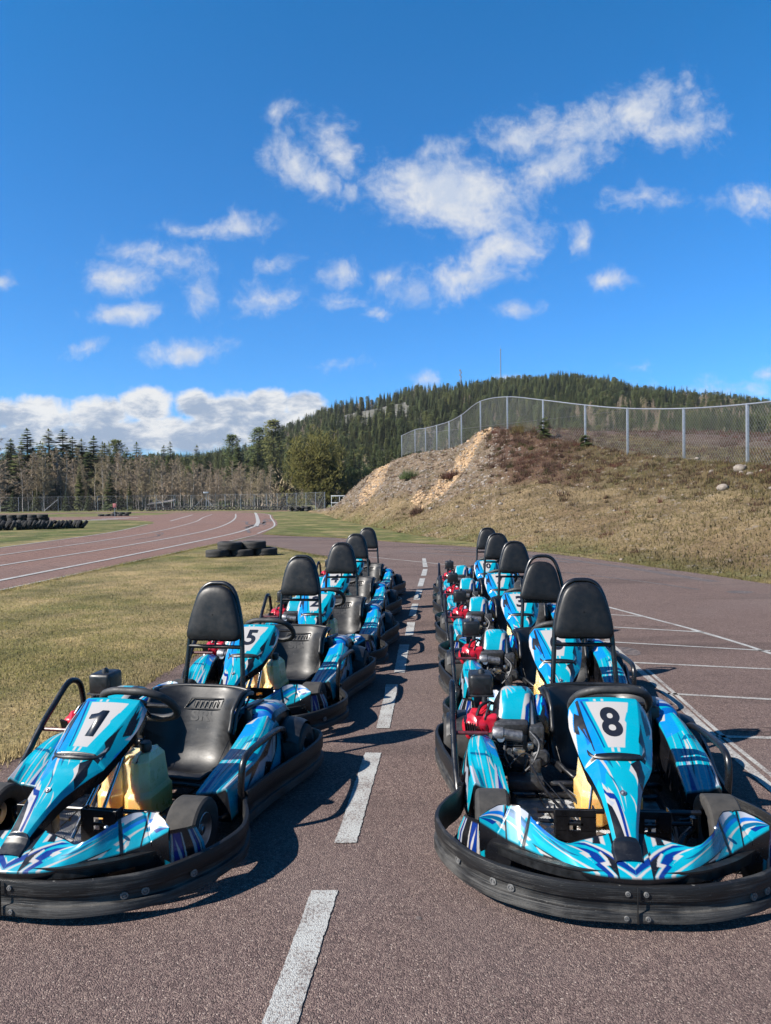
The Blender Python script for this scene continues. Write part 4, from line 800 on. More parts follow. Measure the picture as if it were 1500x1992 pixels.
lay(.55 * smoothstep(-.2, .5, n2_), (.33, .25, .145)); lay(.6 * smoothstep(.1, .5, n1_), (.15, .10, .062)); lay(rub * .9, (.185, .135, .098)); lay(rub * smoothstep(0, .5, n2_) * .7, (.27, .20, .145)); lay(rub * smoothstep(.0, -.5, n2_) * .5, (.12, .10, .055))
lay(scrub * .85, (.12, .095, .055)); lay(scrub * smoothstep(0, .4, n2_) * .7, (.075, .075, .03)); lay(.6 * smoothstep(.05, .35, fbm(PM[..., 0] * 1.1, PM[..., 1] * .7, 3, 77)) * smoothstep(.15, .4, tt_), (.125, .09, .055)); lay(heath * .9, (.10, .055, .04)); lay(.85 * smoothstep(1.06, 1.25, tt_) * smoothstep(-.5, .2, n1_ + .3), (.10, .060, .05)); lay(.6 * smoothstep(1.1, 1.4, tt_) * smoothstep(.1, .5, n2_ * .6 + n1_), (.085, .095, .04)); lay(green * .75, (.11, .125, .035)); lay(sand * .92, (.43, .29, .17)); lay(sand * smoothstep(.1, .6, n2_) * .5, (.36, .25, .155))
def b_bank(N):
    v = N.pos(); a = N.n('ShaderNodeAttribute', attribute_name='paint').outputs['Color']
    c = N.noise(v, 9, 5, .7); d = N.noise(v, 45, 3, .65); vo = N.n('ShaderNodeTexVoronoi', {'Vector': v, 'Scale': 7.0}); r = N.n('ShaderNodeSeparateColor', {0: vo.outputs['Color']}).outputs[0]
    f = N.math('ADD', N.math('MULTIPLY', c, .5), N.math('MULTIPLY', d, .5))
    k = N.mix(1.0, a, N.ramp(f, [(.27, (.30, .29, .28)), (.47, (.95, .95, .95)), (.70, (1.9, 1.85, 1.75))]), 'MULTIPLY')
    k = N.mix(N.math('MULTIPLY', N.mapr(r, .93, .96), .5), k, (.34, .29, .25))
    return {'Base Color': k, 'Roughness': .95, 'Specular IOR Level': .15, 'Normal': N.bump(N.math('ADD', f, N.math('MULTIPLY', vo.outputs['Distance'], .3)), .9, .12)}
M['bank'] = mat('earth_bank_cover', build=b_bank)
tag(mesh_np('hillside', PM.reshape(-1, 3), grid_faces(NCF, PM.shape[1], flip=False), M['bank'], None, True, colr.reshape(-1, 3)), kind='structure')
hs = bpy.data.objects['hillside']
if hs.data.polygons[5000].normal.z < 0: hs.data.flip_normals()
def bank_samples(n, w, tmax=1.0, seed=0):
    """random points on the bank, weight array w over the grid"""
    r = np.random.default_rng(seed); A = w.copy(); A[:, tt_[0] > tmax] = 0
    ex = np.linalg.norm(np.gradient(PM, axis=0), axis=-1) * np.linalg.norm(np.gradient(PM, axis=1), axis=-1)
    p = (A * ex).ravel(); p /= p.sum(); idx = r.choice(p.size, n, p=p); i, j = np.unravel_index(idx, A.shape)
    i = np.clip(i, 1, NCF - 2); j = np.clip(j, 1, PM.shape[1] - 2); fi = r.random(n) - .5; fj = r.random(n) - .5
    q = PM[i, j] + (PM[i + 1, j] - PM[i - 1, j]) * .5 * fi[:, None] + (PM[i, j + 1] - PM[i, j - 1]) * .5 * fj[:, None]
    return q, i, j
# ------------------------------------------------------------------ blades, tufts, stones, heather (ground cover)
def blades(P, hgt, wid, lean, r):
    n = len(P); a = r.random(n) * 2 * math.pi; l = r.random(n) * lean; b = r.random(n) * 2 * math.pi
    h = hgt * (.55 + .9 * r.random(n)); w = wid * (.6 + .8 * r.random(n))
    dx = np.stack([np.cos(a), np.sin(a), np.zeros(n)], 1) * w[:, None] / 2
    tip = P + np.stack([np.cos(b) * l * h, np.sin(b) * l * h, h * np.sqrt(np.maximum(.05, 1 - np.minimum(l, .97) ** 2))], 1)
    V = np.stack([P - dx, P + dx, tip], 1).reshape(-1, 3); return V, np.arange(3 * n).reshape(n, 3)
def up_normal(N, k=.15):
    g = N.n('ShaderNodeNewGeometry').outputs['Normal']; s = N.n('ShaderNodeVectorMath', {0: g, 1: (k, k, k)}, operation='MULTIPLY').outputs[0]
    a = N.n('ShaderNodeVectorMath', {0: s, 1: (0, 0, 1)}, operation='ADD').outputs[0]; return N.n('ShaderNodeVectorMath', {0: a}, operation='NORMALIZE').outputs[0]
def b_blade(lo, hi, gr, gy=None):
    def f(N):
        v = N.pos(); a = N.noise(v, .9, 4, .6); b = N.noise(v, 60, 2, .6); c = N.noise(v, .35, 5, .62)
        k = N.mix(N.mapr(b, .3, .7), lo, hi); m = N.mapr(N.math('ADD', N.math('MULTIPLY', c, .75), N.math('MULTIPLY', N.noise(v, 2.2, 5, .65), .4)), .43, .62)
        y = N.n('ShaderNodeSeparateXYZ', {0: v}).outputs[1]
        if gy: m = N.math('ADD', m, N.mapr(y, gy[0], gy[1], gy[2], gy[3]), clamp=True)
        k = N.mix(N.math('MULTIPLY', m, N.mapr(N.noise(v, 35, 2), .3, .55, .3, 1)), k, gr)
        k = N.mix(1.0, k, N.ramp(N.noise(v, .8, 4, .6), [(.35, (.68, .70, .66)), (.62, (1.25, 1.2, 1.12))]), 'MULTIPLY')
        return {'Base Color': k, 'Roughness': .8, 'Specular IOR Level': .1, 'Normal': up_normal(N)}
    return f
M['blade'] = mat('dry_grass_blade', build=b_blade((.30, .225, .12), (.62, .51, .31), (.19, .195, .065), (11, 30, -.18, .3)))
M['tuft'] = mat('bleached_tuft', build=b_blade((.19, .138, .08), (.47, .355, .205), (.17, .155, .065)))
lawn_poly = [tuple(p) for p in LAWN_R] + [tuple(p) for p in TRACK_R[::-1]]
def in_poly(n, poly, box, r, dens=None):
    x = r.uniform(box[0], box[1], n); y = r.uniform(box[2], box[3], n); k = pip(x, y, poly)
    if dens is not None: k &= r.random(n) < dens(x, y)
    return np.stack([x[k], y[k], np.zeros(k.sum())], 1)
Pg = in_poly(900000, lawn_poly, (-6.6, -.9, 2.6, 25.3), rng, lambda x, y: np.minimum(1, 40 / (y * y)) * (.75 + .4 * fbm(x * 1.3, y * 1.3, 3, 50)))
Pe = []
for Q in (LAWN_R, ASPH_FAR, TRACK_R):
    q = cr(Q[::2], 60); q = q[(q[:, 1] > 2.5) & (q[:, 1] < 32)]; s = q[rng.integers(0, len(q), 9000)] + rng.normal(0, .05, (9000, 2)); Pe.append(np.stack([s[:, 0] + (.05 if Q is ASPH_FAR else (-.05 if Q is LAWN_R else .06)), s[:, 1], np.zeros(len(s))], 1))
Va, Fa = blades(Pg, .022, .008, 1.3, rng); Vb, Fb = blades(np.concatenate(Pe), .05, .009, 1.0, rng)
o = mesh_np('grass', np.concatenate([Va, Vb]), np.concatenate([Fa, Fb + len(Va)]), M['blade'], None, False); tag(o, 'short dry lawn grass with green patches beside the karts', 'grass', kind='stuff')
gw = np.clip(1.1 - sand - .6 * heath - .6 * rub, .02, 1) * smoothstep(16.2, 13, cc_) * np.clip(25 / np.maximum(PM[..., 1], 8), 0, 1.6)
q, i, j = bank_samples(130000, gw, 1.1, 3)
h = .055 + .05 * rng.random(len(q)) + .05 * scrub[i, j]
V, F = blades(q - [0, 0, .01], h, .024, 1.25, rng)
tag(mesh_np('dry_grass', V, F, M['tuft'], None, False), 'bleached dry grass covering the slope of the bank', 'grass', kind='stuff')
def b_heather(N):
    v = N.pos(); a = N.noise(v, 2.3, 4, .6); b = N.noise(v, 40, 2)
    k = N.mix(N.mapr(b, .3, .7), (.055, .03, .022), (.17, .10, .075)); k = N.mix(N.mapr(a, .5, .66), k, N.mix(N.mapr(b, .3, .7), (.035, .045, .014), (.11, .12, .04)))
    k = N.mix(N.mapr(N.noise(v, .7, 3), .55, .68), k, (.16, .065, .05)); return {'Base Color': k, 'Roughness': .85, 'Specular IOR Level': .15}
M['heather'] = mat('winter_heather', build=b_heather)
def bushes(q, rad, nt, hgt, r, w=.012):
    n = len(q); c = np.repeat(q, nt, 0); R_ = np.repeat(rad, nt)
    a = r.random(n * nt) * 6.283; e = np.sqrt(r.random(n * nt)); base = c + np.stack([np.cos(a) * R_ * e * .8, np.sin(a) * R_ * e * .8, np.zeros(n * nt) - .02], 1)
    return blades(base, np.repeat(hgt, nt) * (1.05 - .6 * e), w, .9, r)
q, i, j = bank_samples(2300, np.maximum(heath * np.where(tt_ > 1.0, .35, 1.0), .16 * smoothstep(1.05, 1.1, tt_) * smoothstep(8, 9, cc_)), 1.8, 5); r_ = .12 + .30 * rng.random(len(q))
V1, F1 = bushes(q, r_, 60, .14 + .34 * rng.random(len(q)) * (1 + .0 * r_), rng, .022)
q, i, j = bank_samples(2300, scrub * 1.0 + .22 * rub + .03, 1.1, 6); r_ = .10 + .25 * rng.random(len(q))
V2, F2 = bushes(q, r_, 45, .07 + .16 * rng.random(len(q)), rng, .02)
tag(mesh_np('heather', np.concatenate([V1, V2]), np.concatenate([F1, F2 + len(V1)]), M['heather'], None, False), 'low reddish brown heather and scrub on top of the bank', 'heather', kind='stuff')
def stone_mesh(seed, flat=.7):
    bm = bmesh.new(); bmesh.ops.create_icosphere(bm, subdivisions=2, radius=1); r = random.Random(seed); o = [r.uniform(0, 60) for _ in range(3)]
    for v in bm.verts:
        d = 1 + .28 * float(fbm(v.co.x * 1.1 + o[0], v.co.y * 1.1 + v.co.z * .9 + o[1], 2, 3)); v.co *= d; v.co.z *= flat
    V = np.array([v.co[:] for v in bm.verts]); F = np.array([[x.index for x in f.verts] for f in bm.faces]); bm.free(); return V, F
M['stone'] = mat('granite_stone', build=lambda N: (lambda v: {'Base Color': N.mix(N.mapr(N.noise(v, 6, 5, .7), .35, .65), (.15, .12, .10), (.33, .285, .24)), 'Roughness': .9, 'Normal': N.bump(N.noise(v, 14, 4), .5, .03)})(N.pos()))
M['sandstone'] = mat('sandy_stone', build=lambda N: (lambda v: {'Base Color': N.mix(N.mapr(N.noise(v, 3, 5, .7), .35, .65), (.38, .25, .14), (.55, .38, .22)), 'Roughness': .95, 'Normal': N.bump(N.noise(v, 24, 4), .5, .03)})(N.pos()))
def scatter_stones(name, q, size, m, label, cat):
    bases = [stone_mesh(s) for s in range(5)]; Vs = []; Fs = []; n = 0
    for p, s in zip(q, size):
        V, F = bases[random.randrange(5)]; a = random.uniform(0, 6.28); c, sn = math.cos(a), math.sin(a)
        W = V * s; W = np.stack([W[:, 0] * c - W[:, 1] * sn, W[:, 0] * sn + W[:, 1] * c, W[:, 2]], 1) + p; Vs.append(W); Fs.append(F + n); n += len(V)
    return tag(mesh_np(name, np.concatenate(Vs), np.concatenate(Fs), m, None, True), label, cat, kind='stuff')
q, i, j = bank_samples(4200, rub * .9 + scrub * .10 + .006, 1.02, 8); scatter_stones('gravel', q, np.minimum(.018 + .024 * rng.exponential(1, len(q)), .11), M['stone'], 'pale stones and rubble strewn over the bank', 'gravel')
q, i, j = bank_samples(1500, sand, 1.02, 9); scatter_stones('sandy_gravel', q, np.minimum(.025 + .028 * rng.exponential(1, len(q)), .13), M['sandstone'], 'ochre gravel in the bare sandy gullies of the bank', 'gravel')
def near_bank(x, y):
    d = (PM[..., 0] - x) ** 2 + (PM[..., 1] - y) ** 2; k = np.unravel_index(np.argmin(d), d.shape); return float(PM[k][2])
for x, y, s, lb in ((10.0, 21.6, .17, 'rounded pale boulder half way down the slope below the mesh fence'), (11.35, 23.3, .20, 'angular pale boulder at the foot of the rightmost fence post')):
    V, F = stone_mesh(int(x * 10), .75); o = mesh_np('boulder', V * s, F, M['stone'], None, True); o.location = (x, y, near_bank(x, y) + s * .2); tag(o, lb, 'boulder')
HAZE = .000065
# ------------------------------------------------------------------ trees
def b_needle(c0, c1, c2):
    def f(N):
        v = N.coord(); oi = N.n('ShaderNodeObjectInfo').outputs['Random']; a = N.noise(v, 1.6, 3, .6); p = N.noise(N.pos(), .06, 2, .5)
        k = N.mix(N.mapr(a, .35, .65), c0, c1); k = N.mix(N.math('MULTIPLY', N.mapr(N.math('ADD', N.math('MULTIPLY', p, .7), N.math('MULTIPLY', oi, .35)), .45, .75), .7), k, c2)
        return {'Base Color': k, 'Roughness': .8, 'Specular IOR Level': .1, 'Normal': up_normal(N, .8)}
    return f
M['needle'] = mat('spruce_needles', build=b_needle((.085, .112, .055), (.15, .19, .08), (.20, .20, .08)))
M['olive'] = mat('olive_needles', build=b_needle((.085, .098, .028), (.165, .172, .055), (.20, .185, .07)))
M['twig'] = mat('bare_twigs', build=b_needle((.28, .215, .15), (.46, .355, .25), (.38, .33, .175)))
M['bark'] = mat('conifer_bark', build=plain((.12, .08, .06), .8, .95, 4, .4))
M['birchbark'] = mat('birch_bark', build=lambda N: (lambda v: {'Base Color': N.mix(N.mapr(N.noise(N.vmul(v, (1, 1, 3)), 1.6, 4, .7), .52, .62), (.46, .41, .36), (.13, .11, .09)), 'Roughness': .8})(N.coord()))
def tri_spray(p, d, L, w, r, droop):
    """flat jagged twig: two triangles off a branch"""
    side = np.cross(d, (0, 0, 1.)); side /= np.linalg.norm(side) + 1e-9
    t = p + d * L + np.array([0, 0, -droop * L]); m = p + d * L * .45
    return [p - side * w * .15, m + side * w + (0, 0, -droop * L * .8), t, p + side * w * .15, m - side * w + (0, 0, -droop * L * .8), t]
def spruce_mesh(seed, h=14.0, lv=42, nb=13, rad=.17, low=.06, w=1.0, gap=.12):
    r = random.Random(seed); V = []
    for i in range(lv):
        f = (i + r.random() * .6) / lv; z = h * (low + (1 - low) * f); L0 = h * rad * (1 - f) ** .82 * r.uniform(.75, 1.15) + .12
        for k in range(max(4, int(nb * (1.1 - .25 * f)))):
            if r.random() < gap: continue
            a = r.uniform(0, 6.283); L = L0 * r.uniform(.55, 1.15); d = np.array([math.cos(a), math.sin(a), r.uniform(-.28, .12) + .35 * f]); p0 = np.array([0, 0, z])
            ns = 5
            for s in range(ns):
                q = p0 + d * L * (s + .2) / ns * .95 + (0, 0, -.10 * L * (s / ns) ** 2); a2 = a + r.uniform(-.7, .7); d2 = np.array([math.cos(a2), math.sin(a2), d[2] - .1])
                V += tri_spray(q, d2, L * r.uniform(.28, .42) + .12, (.19 * L + .14) * r.uniform(.7, 1.3) * w, r, r.uniform(.1, .45))
    for s in range(6): V += tri_spray(np.array([0, 0, h * (.97 + .005 * s)]), np.array([r.uniform(-.3, .3), r.uniform(-.3, .3), 1.]), h * .035, .08, r, 0)
    V = np.array(V); return V, np.arange(len(V)).reshape(-1, 3)
def pine_mesh(seed, h=13.0, n=420):
    r = random.Random(seed); V = []
    for i in range(n):
        z = h * (1 - .55 * r.random() ** 1.3); R_ = h * .15 * math.sqrt(max(.02, 1 - ((z / h - .72) / .30) ** 2)) * r.uniform(.2, 1); a = r.uniform(0, 6.283); c = np.array([math.cos(a) * R_, math.sin(a) * R_, z])
        for k in range(5):
            b = r.uniform(0, 6.283); V += tri_spray(c + np.array([r.uniform(-.3, .3), r.uniform(-.3, .3), r.uniform(-.2, .2)]), np.array([math.cos(b), math.sin(b), r.uniform(-.2, .6)]), r.uniform(.3, .7), .16, r, .1)
    V = np.array(V); return V, np.arange(len(V)).reshape(-1, 3)
def twig_tri(p, q, w, r):
    d = q - p; s = np.cross(d, (r.uniform(-1, 1), r.uniform(-1, 1), r.uniform(-1, 1))); s /= np.linalg.norm(s) + 1e-9; return [p - s * w, p + s * w, q]
def birch_meshes(seed, h=11.0, n=52, tw=12, w=.036, lean=.06, low=.28):
    r = random.Random(seed); lx, ly = r.uniform(-lean, lean), r.uniform(-lean, lean); b = B()
    tp = np.array([(lx * h * f ** 1.5 + .12 * math.sin(f * 5 + seed), ly * h * f ** 1.5 + .1 * math.cos(f * 4 + seed), h * f) for f in np.linspace(0, 1, 12)]); tp[0, :2] *= .2
    b.tube(tp, np.linspace(.0085 * h, .012, 12), 7)
    if r.random() < .35:
        t2 = tp.copy(); t2[:, 0] += np.linspace(0, 1, 12) * r.uniform(-1.4, 1.4); t2[:, 2] *= .9; b.tube(t2, np.linspace(.008 * h, .01, 12), 6)
    V = []
    for i in range(n):
        f = low + (1 - low) * (i + r.random()) / n; k = min(int(f * 11), 10); p = tp[k] * (1 - (f * 11 - k)) + tp[k + 1] * (f * 11 - k)
        a = r.uniform(0, 6.283); L = h * .23 * (1.05 - f) ** .75 * r.uniform(.5, 1.1) + .3; d = np.array([math.cos(a), math.sin(a), r.uniform(.5, 1.3)]); d /= np.linalg.norm(d); q = p + d * L
        V += twig_tri(p, q, w * 1.3, r)
        for j in range(tw):
            s = p + (q - p) * r.uniform(.2, 1); a2 = r.uniform(0, 6.283); d2 = d * .7 + np.array([math.cos(a2), math.sin(a2), r.uniform(-.3, .5)]) * .7; e = s + d2 * L * r.uniform(.25, .55)
            V += twig_tri(s, e, w * .8, r)
            for m in range(4):
                s2 = s + (e - s) * r.uniform(.3, 1); V += twig_tri(s2, s2 + np.array([r.uniform(-1, 1), r.uniform(-1, 1), r.uniform(-.8, .6)]) * L * .17, w * .75, r)
    V = np.array(V); return b, V, np.arange(len(V)).reshape(-1, 3)
def tree_proto(name, kind, seed, **kw):
    t = empty(name)
    if kind == 'birch':
        b, V, F = birch_meshes(seed, **kw); b.obj('trunk', M['birchbark'], t); mesh_np('crown', V, F, M['twig'], t, False)
    else:
        V, F = (spruce_mesh if kind == 'spruce' else pine_mesh)(seed, **kw); h = kw.get('h', 13.0)
        b = B(); b.tube([(0, 0, -.3), (.02, 0, h * .5), (0, 0, h * .96)], [h * .014, h * .009, .015], 7); b.obj('trunk', M['bark'], t); mesh_np('crown', V, F, M['olive' if kind == 'olive' else 'needle'], t, False)
    return t
protos = {'spruce': [tree_proto('spruce_tree', 'spruce', 100 + s, h=14.0, rad=[.15, .19, .13, .17][s], low=[.05, .04, .16, .08][s]) for s in range(4)], 'birch': [tree_proto('birch_tree', 'birch', 200 + s, h=11.0, low=[.2, .14, .3, .2, .12, .25][s]) for s in range(6)], 'pine': [tree_proto('pine_tree', 'pine', 300 + s, h=13.0) for s in range(2)]}
used = set(); base_h = {'spruce': 14.0, 'birch': 11.0, 'pine': 13.0}
LBL = {'spruce': ('dark spruce standing in the wood behind the far mesh fence', 'spruces in the wood behind the far fence'), 'birch': ('leafless birch with pale trunk in the wood behind the far fence', 'bare birches behind the far fence'), 'pine': ('tall pine with a bare lower trunk rising above the far wood', 'pines rising above the far wood')}
def plant(kind, x, y, h, z=0.0, label=None, wide=1.0):
    ps = protos[kind]; i = random.randrange(len(ps)); p = ps[i]
    o = p if (kind, i) not in used else copy_tree(p)
    used.add((kind, i)); s = h / base_h[kind]; o.location = (x, y, z); o.scale = (s * wide, s * wide, s); o.rotation_euler = (0, 0, random.uniform(0, 6.28))
    tag(o, label or LBL[kind][0], 'tree', LBL[kind][1]); return o
for px, top, y in ((22, 850, 142), (55, 831, 136), (97, 833, 150), (124, 834, 152), (143, 848, 162), (160, 853, 166), (184, 848, 150), (205, 862, 165), (8, 880, 130)):
    y = y * .62 + 45; plant('spruce', (px - 750) * y / 1420, y, 1.5 + (973 - top) * y / 1420, wide=2.0)
for px, top, y, w in ((155, 893, 121, .7), (214, 914, 117, 1.25), (252, 934, 117, 1.1), (25, 948, 117, 1.3), (70, 946, 118, 1.2), (172, 948, 117, 1.2), (236, 950, 117, 1.4), (128, 952, 118, 1.2)):
    plant('spruce', (px - 750) * y / 1420, y, 1.5 + (972 - top) * y / 1420, wide=w)
rr = random.Random(4)
for i in range(16):
    px = -40 + 320 * (i + rr.random()) / 16; y = rr.uniform(140, 165); top = rr.uniform(850, 880); plant('spruce', (px - 750) * y / 1420, y, 1.5 + (972 - top) * y / 1420, wide=rr.uniform(1.4, 2.1))
for i in range(40):   # second rank of spruces
    px = rr.uniform(-60, 520); y = rr.uniform(160, 240); top = (860 if px > 190 else 856) + rr.uniform(-4, 26); plant('spruce', (px - 750) * y / 1420, y, 1.5 + (970 - top) * y / 1420, wide=rr.uniform(1.2, 1.7))
for i in range(170):
    px = -70 + 600 * (i + rr.random()) / 170; y = rr.uniform(119, 150); top = np.interp(px, [-70, 120, 260, 330, 440, 530], [880, 878, 884, 896, 908, 916]) + rr.uniform(-12, 26); plant('birch', (px - 750) * y / 1420, y, 1.5 + (972 - top) * y / 1420)
for px, top, y in ((228, 852, 150), (533, 818, 235), (506, 832, 250), (453, 845, 260)): plant('pine', (px - 750) * y / 1420, y, 1.5 + (970 - top) * y / 1420)
plant('birch', -48.6, 91, 12.0, label='tall leafless birch nearest the camera at the left edge, before the far fence')
# individual trees with their own look
def bushy(name, seed, x, y, h, rx, n, m, label, dens=7, lf=(.35, .8)):
    r = random.Random(seed); t = empty(name, (x, y, 0)); b = B(); V = []
    for s in range(16):
        a = r.uniform(0, 6.283); e = math.sqrt(r.random()) * .85; tx, ty = math.cos(a) * rx * e, math.sin(a) * rx * e * .8; hh = h * math.sqrt(max(.1, 1 - .75 * e * e)) * r.uniform(.78, 1.0)
        path = np.array([(tx * .12 + (tx * .9) * f ** .75, ty * .12 + ty * .9 * f ** .75, hh * f) for f in np.linspace(0, 1, 8)]); b.tube(path, np.linspace(.11, .02, 8), 6)
        for k in range(n):
            f = r.uniform(.10, 1.02); i = min(int(f * 7), 6); c = path[i] + (path[i + 1] - path[i]) * (f * 7 - i); sp = rx * .30 * (1.15 - .65 * f); c = c + np.array([r.gauss(0, sp), r.gauss(0, sp), r.gauss(0, .5)])
            if c[2] < .3: continue
            if float(fbm(c[0] * .45 + seed, c[2] * .45, 2, 3)) + .35 * float(fbm(c[1] * .5, c[2] * .9, 2, 8)) < -.24: continue
            for q in range(dens):
                bb = r.uniform(0, 6.283); V += tri_spray(c + np.array([r.gauss(0, .22), r.gauss(0, .22), r.gauss(0, .22)]), np.array([math.cos(bb), math.sin(bb), r.uniform(.2, 1.3)]), r.uniform(*lf), .09, r, 0)
    b.obj('trunk', M['bark'], t); V = np.array(V); mesh_np('crown', V, np.arange(len(V)).reshape(-1, 3), m, t, False); return tag(t, label, 'tree')
bushy('bushy_pine', 5, -9.9, 112, 12.4, 6.3, 150, M['olive'], 'broad olive green bushy pine at the right end of the far fence')
bushy('bushy_pine', 9, -4.2, 118, 6.6, 3.6, 70, M['needle'], 'lower dark green bushy tree beside the broad olive pine')
bushy('bare_bush', 12, -16.5, 116, 5.5, 3.4, 34, M['twig'], 'pale twiggy leafless bush left of the broad olive pine', 6, (.3, .9))
bushy('bare_bush', 14, .8, 104, 5.0, 3.0, 30, M['twig'], 'brown leafless bush at the left foot of the bank', 6, (.3, .8))
for x, y, h, lb in ((8.3, 38.0, 1.0, 'small spruce sapling against the fence near the top of the bank'), (9.5, 34.5, .6, 'smallest spruce sapling at the foot of a fence post right of the heather')):
    V, F = spruce_mesh(int(x * 7), h, 9, 7, .34, .02, .55, .1); t = empty('spruce_sapling', (x, y, near_bank(x, y) - .05)); mesh_np('crown', V, F, M['needle'], t, False); b = B(); b.tube([(0, 0, 0), (0, 0, h)], [.02, .004], 6); b.obj('trunk', M['bark'], t); tag(t, lb, 'sapling')
for x, y, rd, hh, nm, mm, lb in ((1.75, 36.5, .5, .55, 'shrub', 'heather', 'dark twiggy shrub alone on the sandy left flank of the bank'), (1.6, 46.5, .6, .7, 'shrub', 'needle', 'green shrub high on the left shoulder of the bank'), (3.9, 41.5, .7, .6, 'shrub', 'heather', 'brown shrub beside the ochre gully of the bank'), (7.75, 41, .55, .75, 'shrub', 'tuft', 'pale straw coloured shrub on the crest in front of the fence')):
    c = np.array([[x, y, near_bank(x, y)]]); q = c + rng.normal(0, rd * .4, (9, 3)) * [1, 1, 0]; V, F = bushes(q, np.full(9, rd * .7), 110, np.full(9, hh), rng, .03); tag(mesh_np(nm, V, F, M[mm], None, False), lb, 'shrub')
# ------------------------------------------------------------------ wooded hill
RID = np.array([(-.9, 24), (-.53, 27), (-.36, 28), (-.245, 31), (-.185, 38), (-.15, 52), (-.11, 62), (-.075, 71), (-.033, 79), (.023, 85), (.072, 89), (.128, 93), (.17, 96), (.22, 97), (.262, 94.5), (.318, 88), (.388, 83), (.444, 77), (.52, 71), (.7, 66), (1, 60)])
def hill_z(az, d):
    rz = np.interp(az, RID[:, 0], RID[:, 1]); t = np.clip((d - 175) / 475, 0, 1); prof = .35 * t + .65 * smoothstep(0, 1.05, t)
    back = smoothstep(1100, 650, d); right = 9 * smoothstep(.1, .3, az) * smoothstep(90, 150, d) * (1 - t)
    return rz * prof * back + right + (3.2 * fbm(az * 22, d * .012, 4, 61)) * smoothstep(.05, .3, t)
na, nd = 220, 130
AZ, DD = np.meshgrid(np.linspace(-.95, .98, na), np.linspace(165, 1060, nd), indexing='ij')
HV = np.stack([AZ * DD, DD, hill_z(AZ, DD) - .4], -1)
M['forestfloor'] = mat('forest_floor', build=lambda N: (lambda v: {'Base Color': N.mix(N.mapr(N.noise(v, .16, 5, .7), .42, .62), (.08, .075, .05), (.17, .16, .135)), 'Roughness': .95})(N.pos()))
o = mesh_np('hill', HV.reshape(-1, 3), grid_faces(na, nd), M['forestfloor']); o['kind'] = 'structure'
if o.data.polygons[0].normal.z < 0: o.data.flip_normals()
# one mesh for the far wood: instances of four tree forms on points, realised by geometry nodes
nT = 26000
az = rng.uniform(-.62, .62, nT); dd = np.sqrt(rng.uniform(180 ** 2, 820 ** 2, nT))
rock = .9 * np.exp(-((az + .01) / .06) ** 2) * np.exp(-((dd - 520) / 90) ** 2) + .75 * np.exp(-((az - .10) / .05) ** 2) * np.exp(-((dd - 590) / 40) ** 2)
keep = (fbm(az * 30, dd * .02, 3, 71) > -.42 + 1.0 * rock) & (rng.random(nT) > .15 + .45 * rock)
keep &= ~((dd < 240) & (az < -.12) & (rng.random(nT) < .5)) & ~((az > .02) & (dd < 200))
az, dd = az[keep], dd[keep]; pts = np.stack([az * dd, dd, hill_z(az, dd) - .6], 1)
me = bpy.data.meshes.new('forest'); me.vertices.add(len(pts)); me.vertices.foreach_set('co', pts.astype(np.float32).ravel())
a1 = me.attributes.new('tree_size', 'FLOAT', 'POINT'); a1.data.foreach_set('value', (rng.uniform(.55, 1.1, len(pts)) * (.92 + .2 * fbm(az * 16, dd * .01, 2, 5))).astype(np.float32))
a2 = me.attributes.new('tree_turn', 'FLOAT', 'POINT'); a2.data.foreach_set('value', rng.uniform(0, 6.28, len(pts)).astype(np.float32))
a3 = me.attributes.new('tree_form', 'INT', 'POINT'); form = rng.choice([0, 0, 1, 1, 2, 2, 3], len(pts)); form[(rng.random(len(pts)) < .55 * smoothstep(.0, .5, fbm(az * 9, dd * .012, 3, 44)) + .25 * smoothstep(300, 200, dd))] = 4; a3.data.foreach_set('value', form.astype(np.int32))
fo = link(bpy.data.objects.new('forest', me)); tag(fo, 'dense conifer forest covering the far hill', 'forest', kind='stuff'); me.materials.append(M['needle'])
ng = bpy.data.node_groups.new('plant_forest', 'GeometryNodeTree'); ng.interface.new_socket('Geometry', in_out='INPUT', socket_type='NodeSocketGeometry'); ng.interface.new_socket('Geometry', in_out='OUTPUT', socket_type='NodeSocketGeometry')
G = NT(ng); gi = G.n('NodeGroupInput').outputs[0]; go = G.n('NodeGroupOutput')
forms = []
for s in range(5):     # the five tree forms are copies of the trees of the near wood
    p = (protos['spruce'][:3] + protos['pine'][:1] + protos['birch'][:1])[s]; j = G.n('GeometryNodeJoinGeometry')
    for ch in p.children:
        oi = G.n('GeometryNodeObjectInfo', None, transform_space='ORIGINAL'); oi.inputs[0].default_value = ch; ng.links.new(oi.outputs['Geometry'], j.inputs[0])
    forms.append(G.n('GeometryNodeGeometryToInstance', {0: j.outputs[0]}).outputs[0])
jj = G.n('GeometryNodeJoinGeometry')
for f in forms[::-1]: ng.links.new(f, jj.inputs[0])
na_ = lambda nm, ty: G.n('GeometryNodeInputNamedAttribute', {'Name': nm}, data_type=ty).outputs[0]
rot = G.n('ShaderNodeCombineXYZ', {2: na_('tree_turn', 'FLOAT')}).outputs[0]
ip = G.n('GeometryNodeInstanceOnPoints', {'Points': gi, 'Instance': jj.outputs[0], 'Pick Instance': True, 'Instance Index': na_('tree_form', 'INT'), 'Rotation': rot, 'Scale': na_('tree_size', 'FLOAT')})
ng.links.new(ip.outputs[0], go.inputs[0]); fo.modifiers.new('plant_forest', 'NODES').node_group = ng
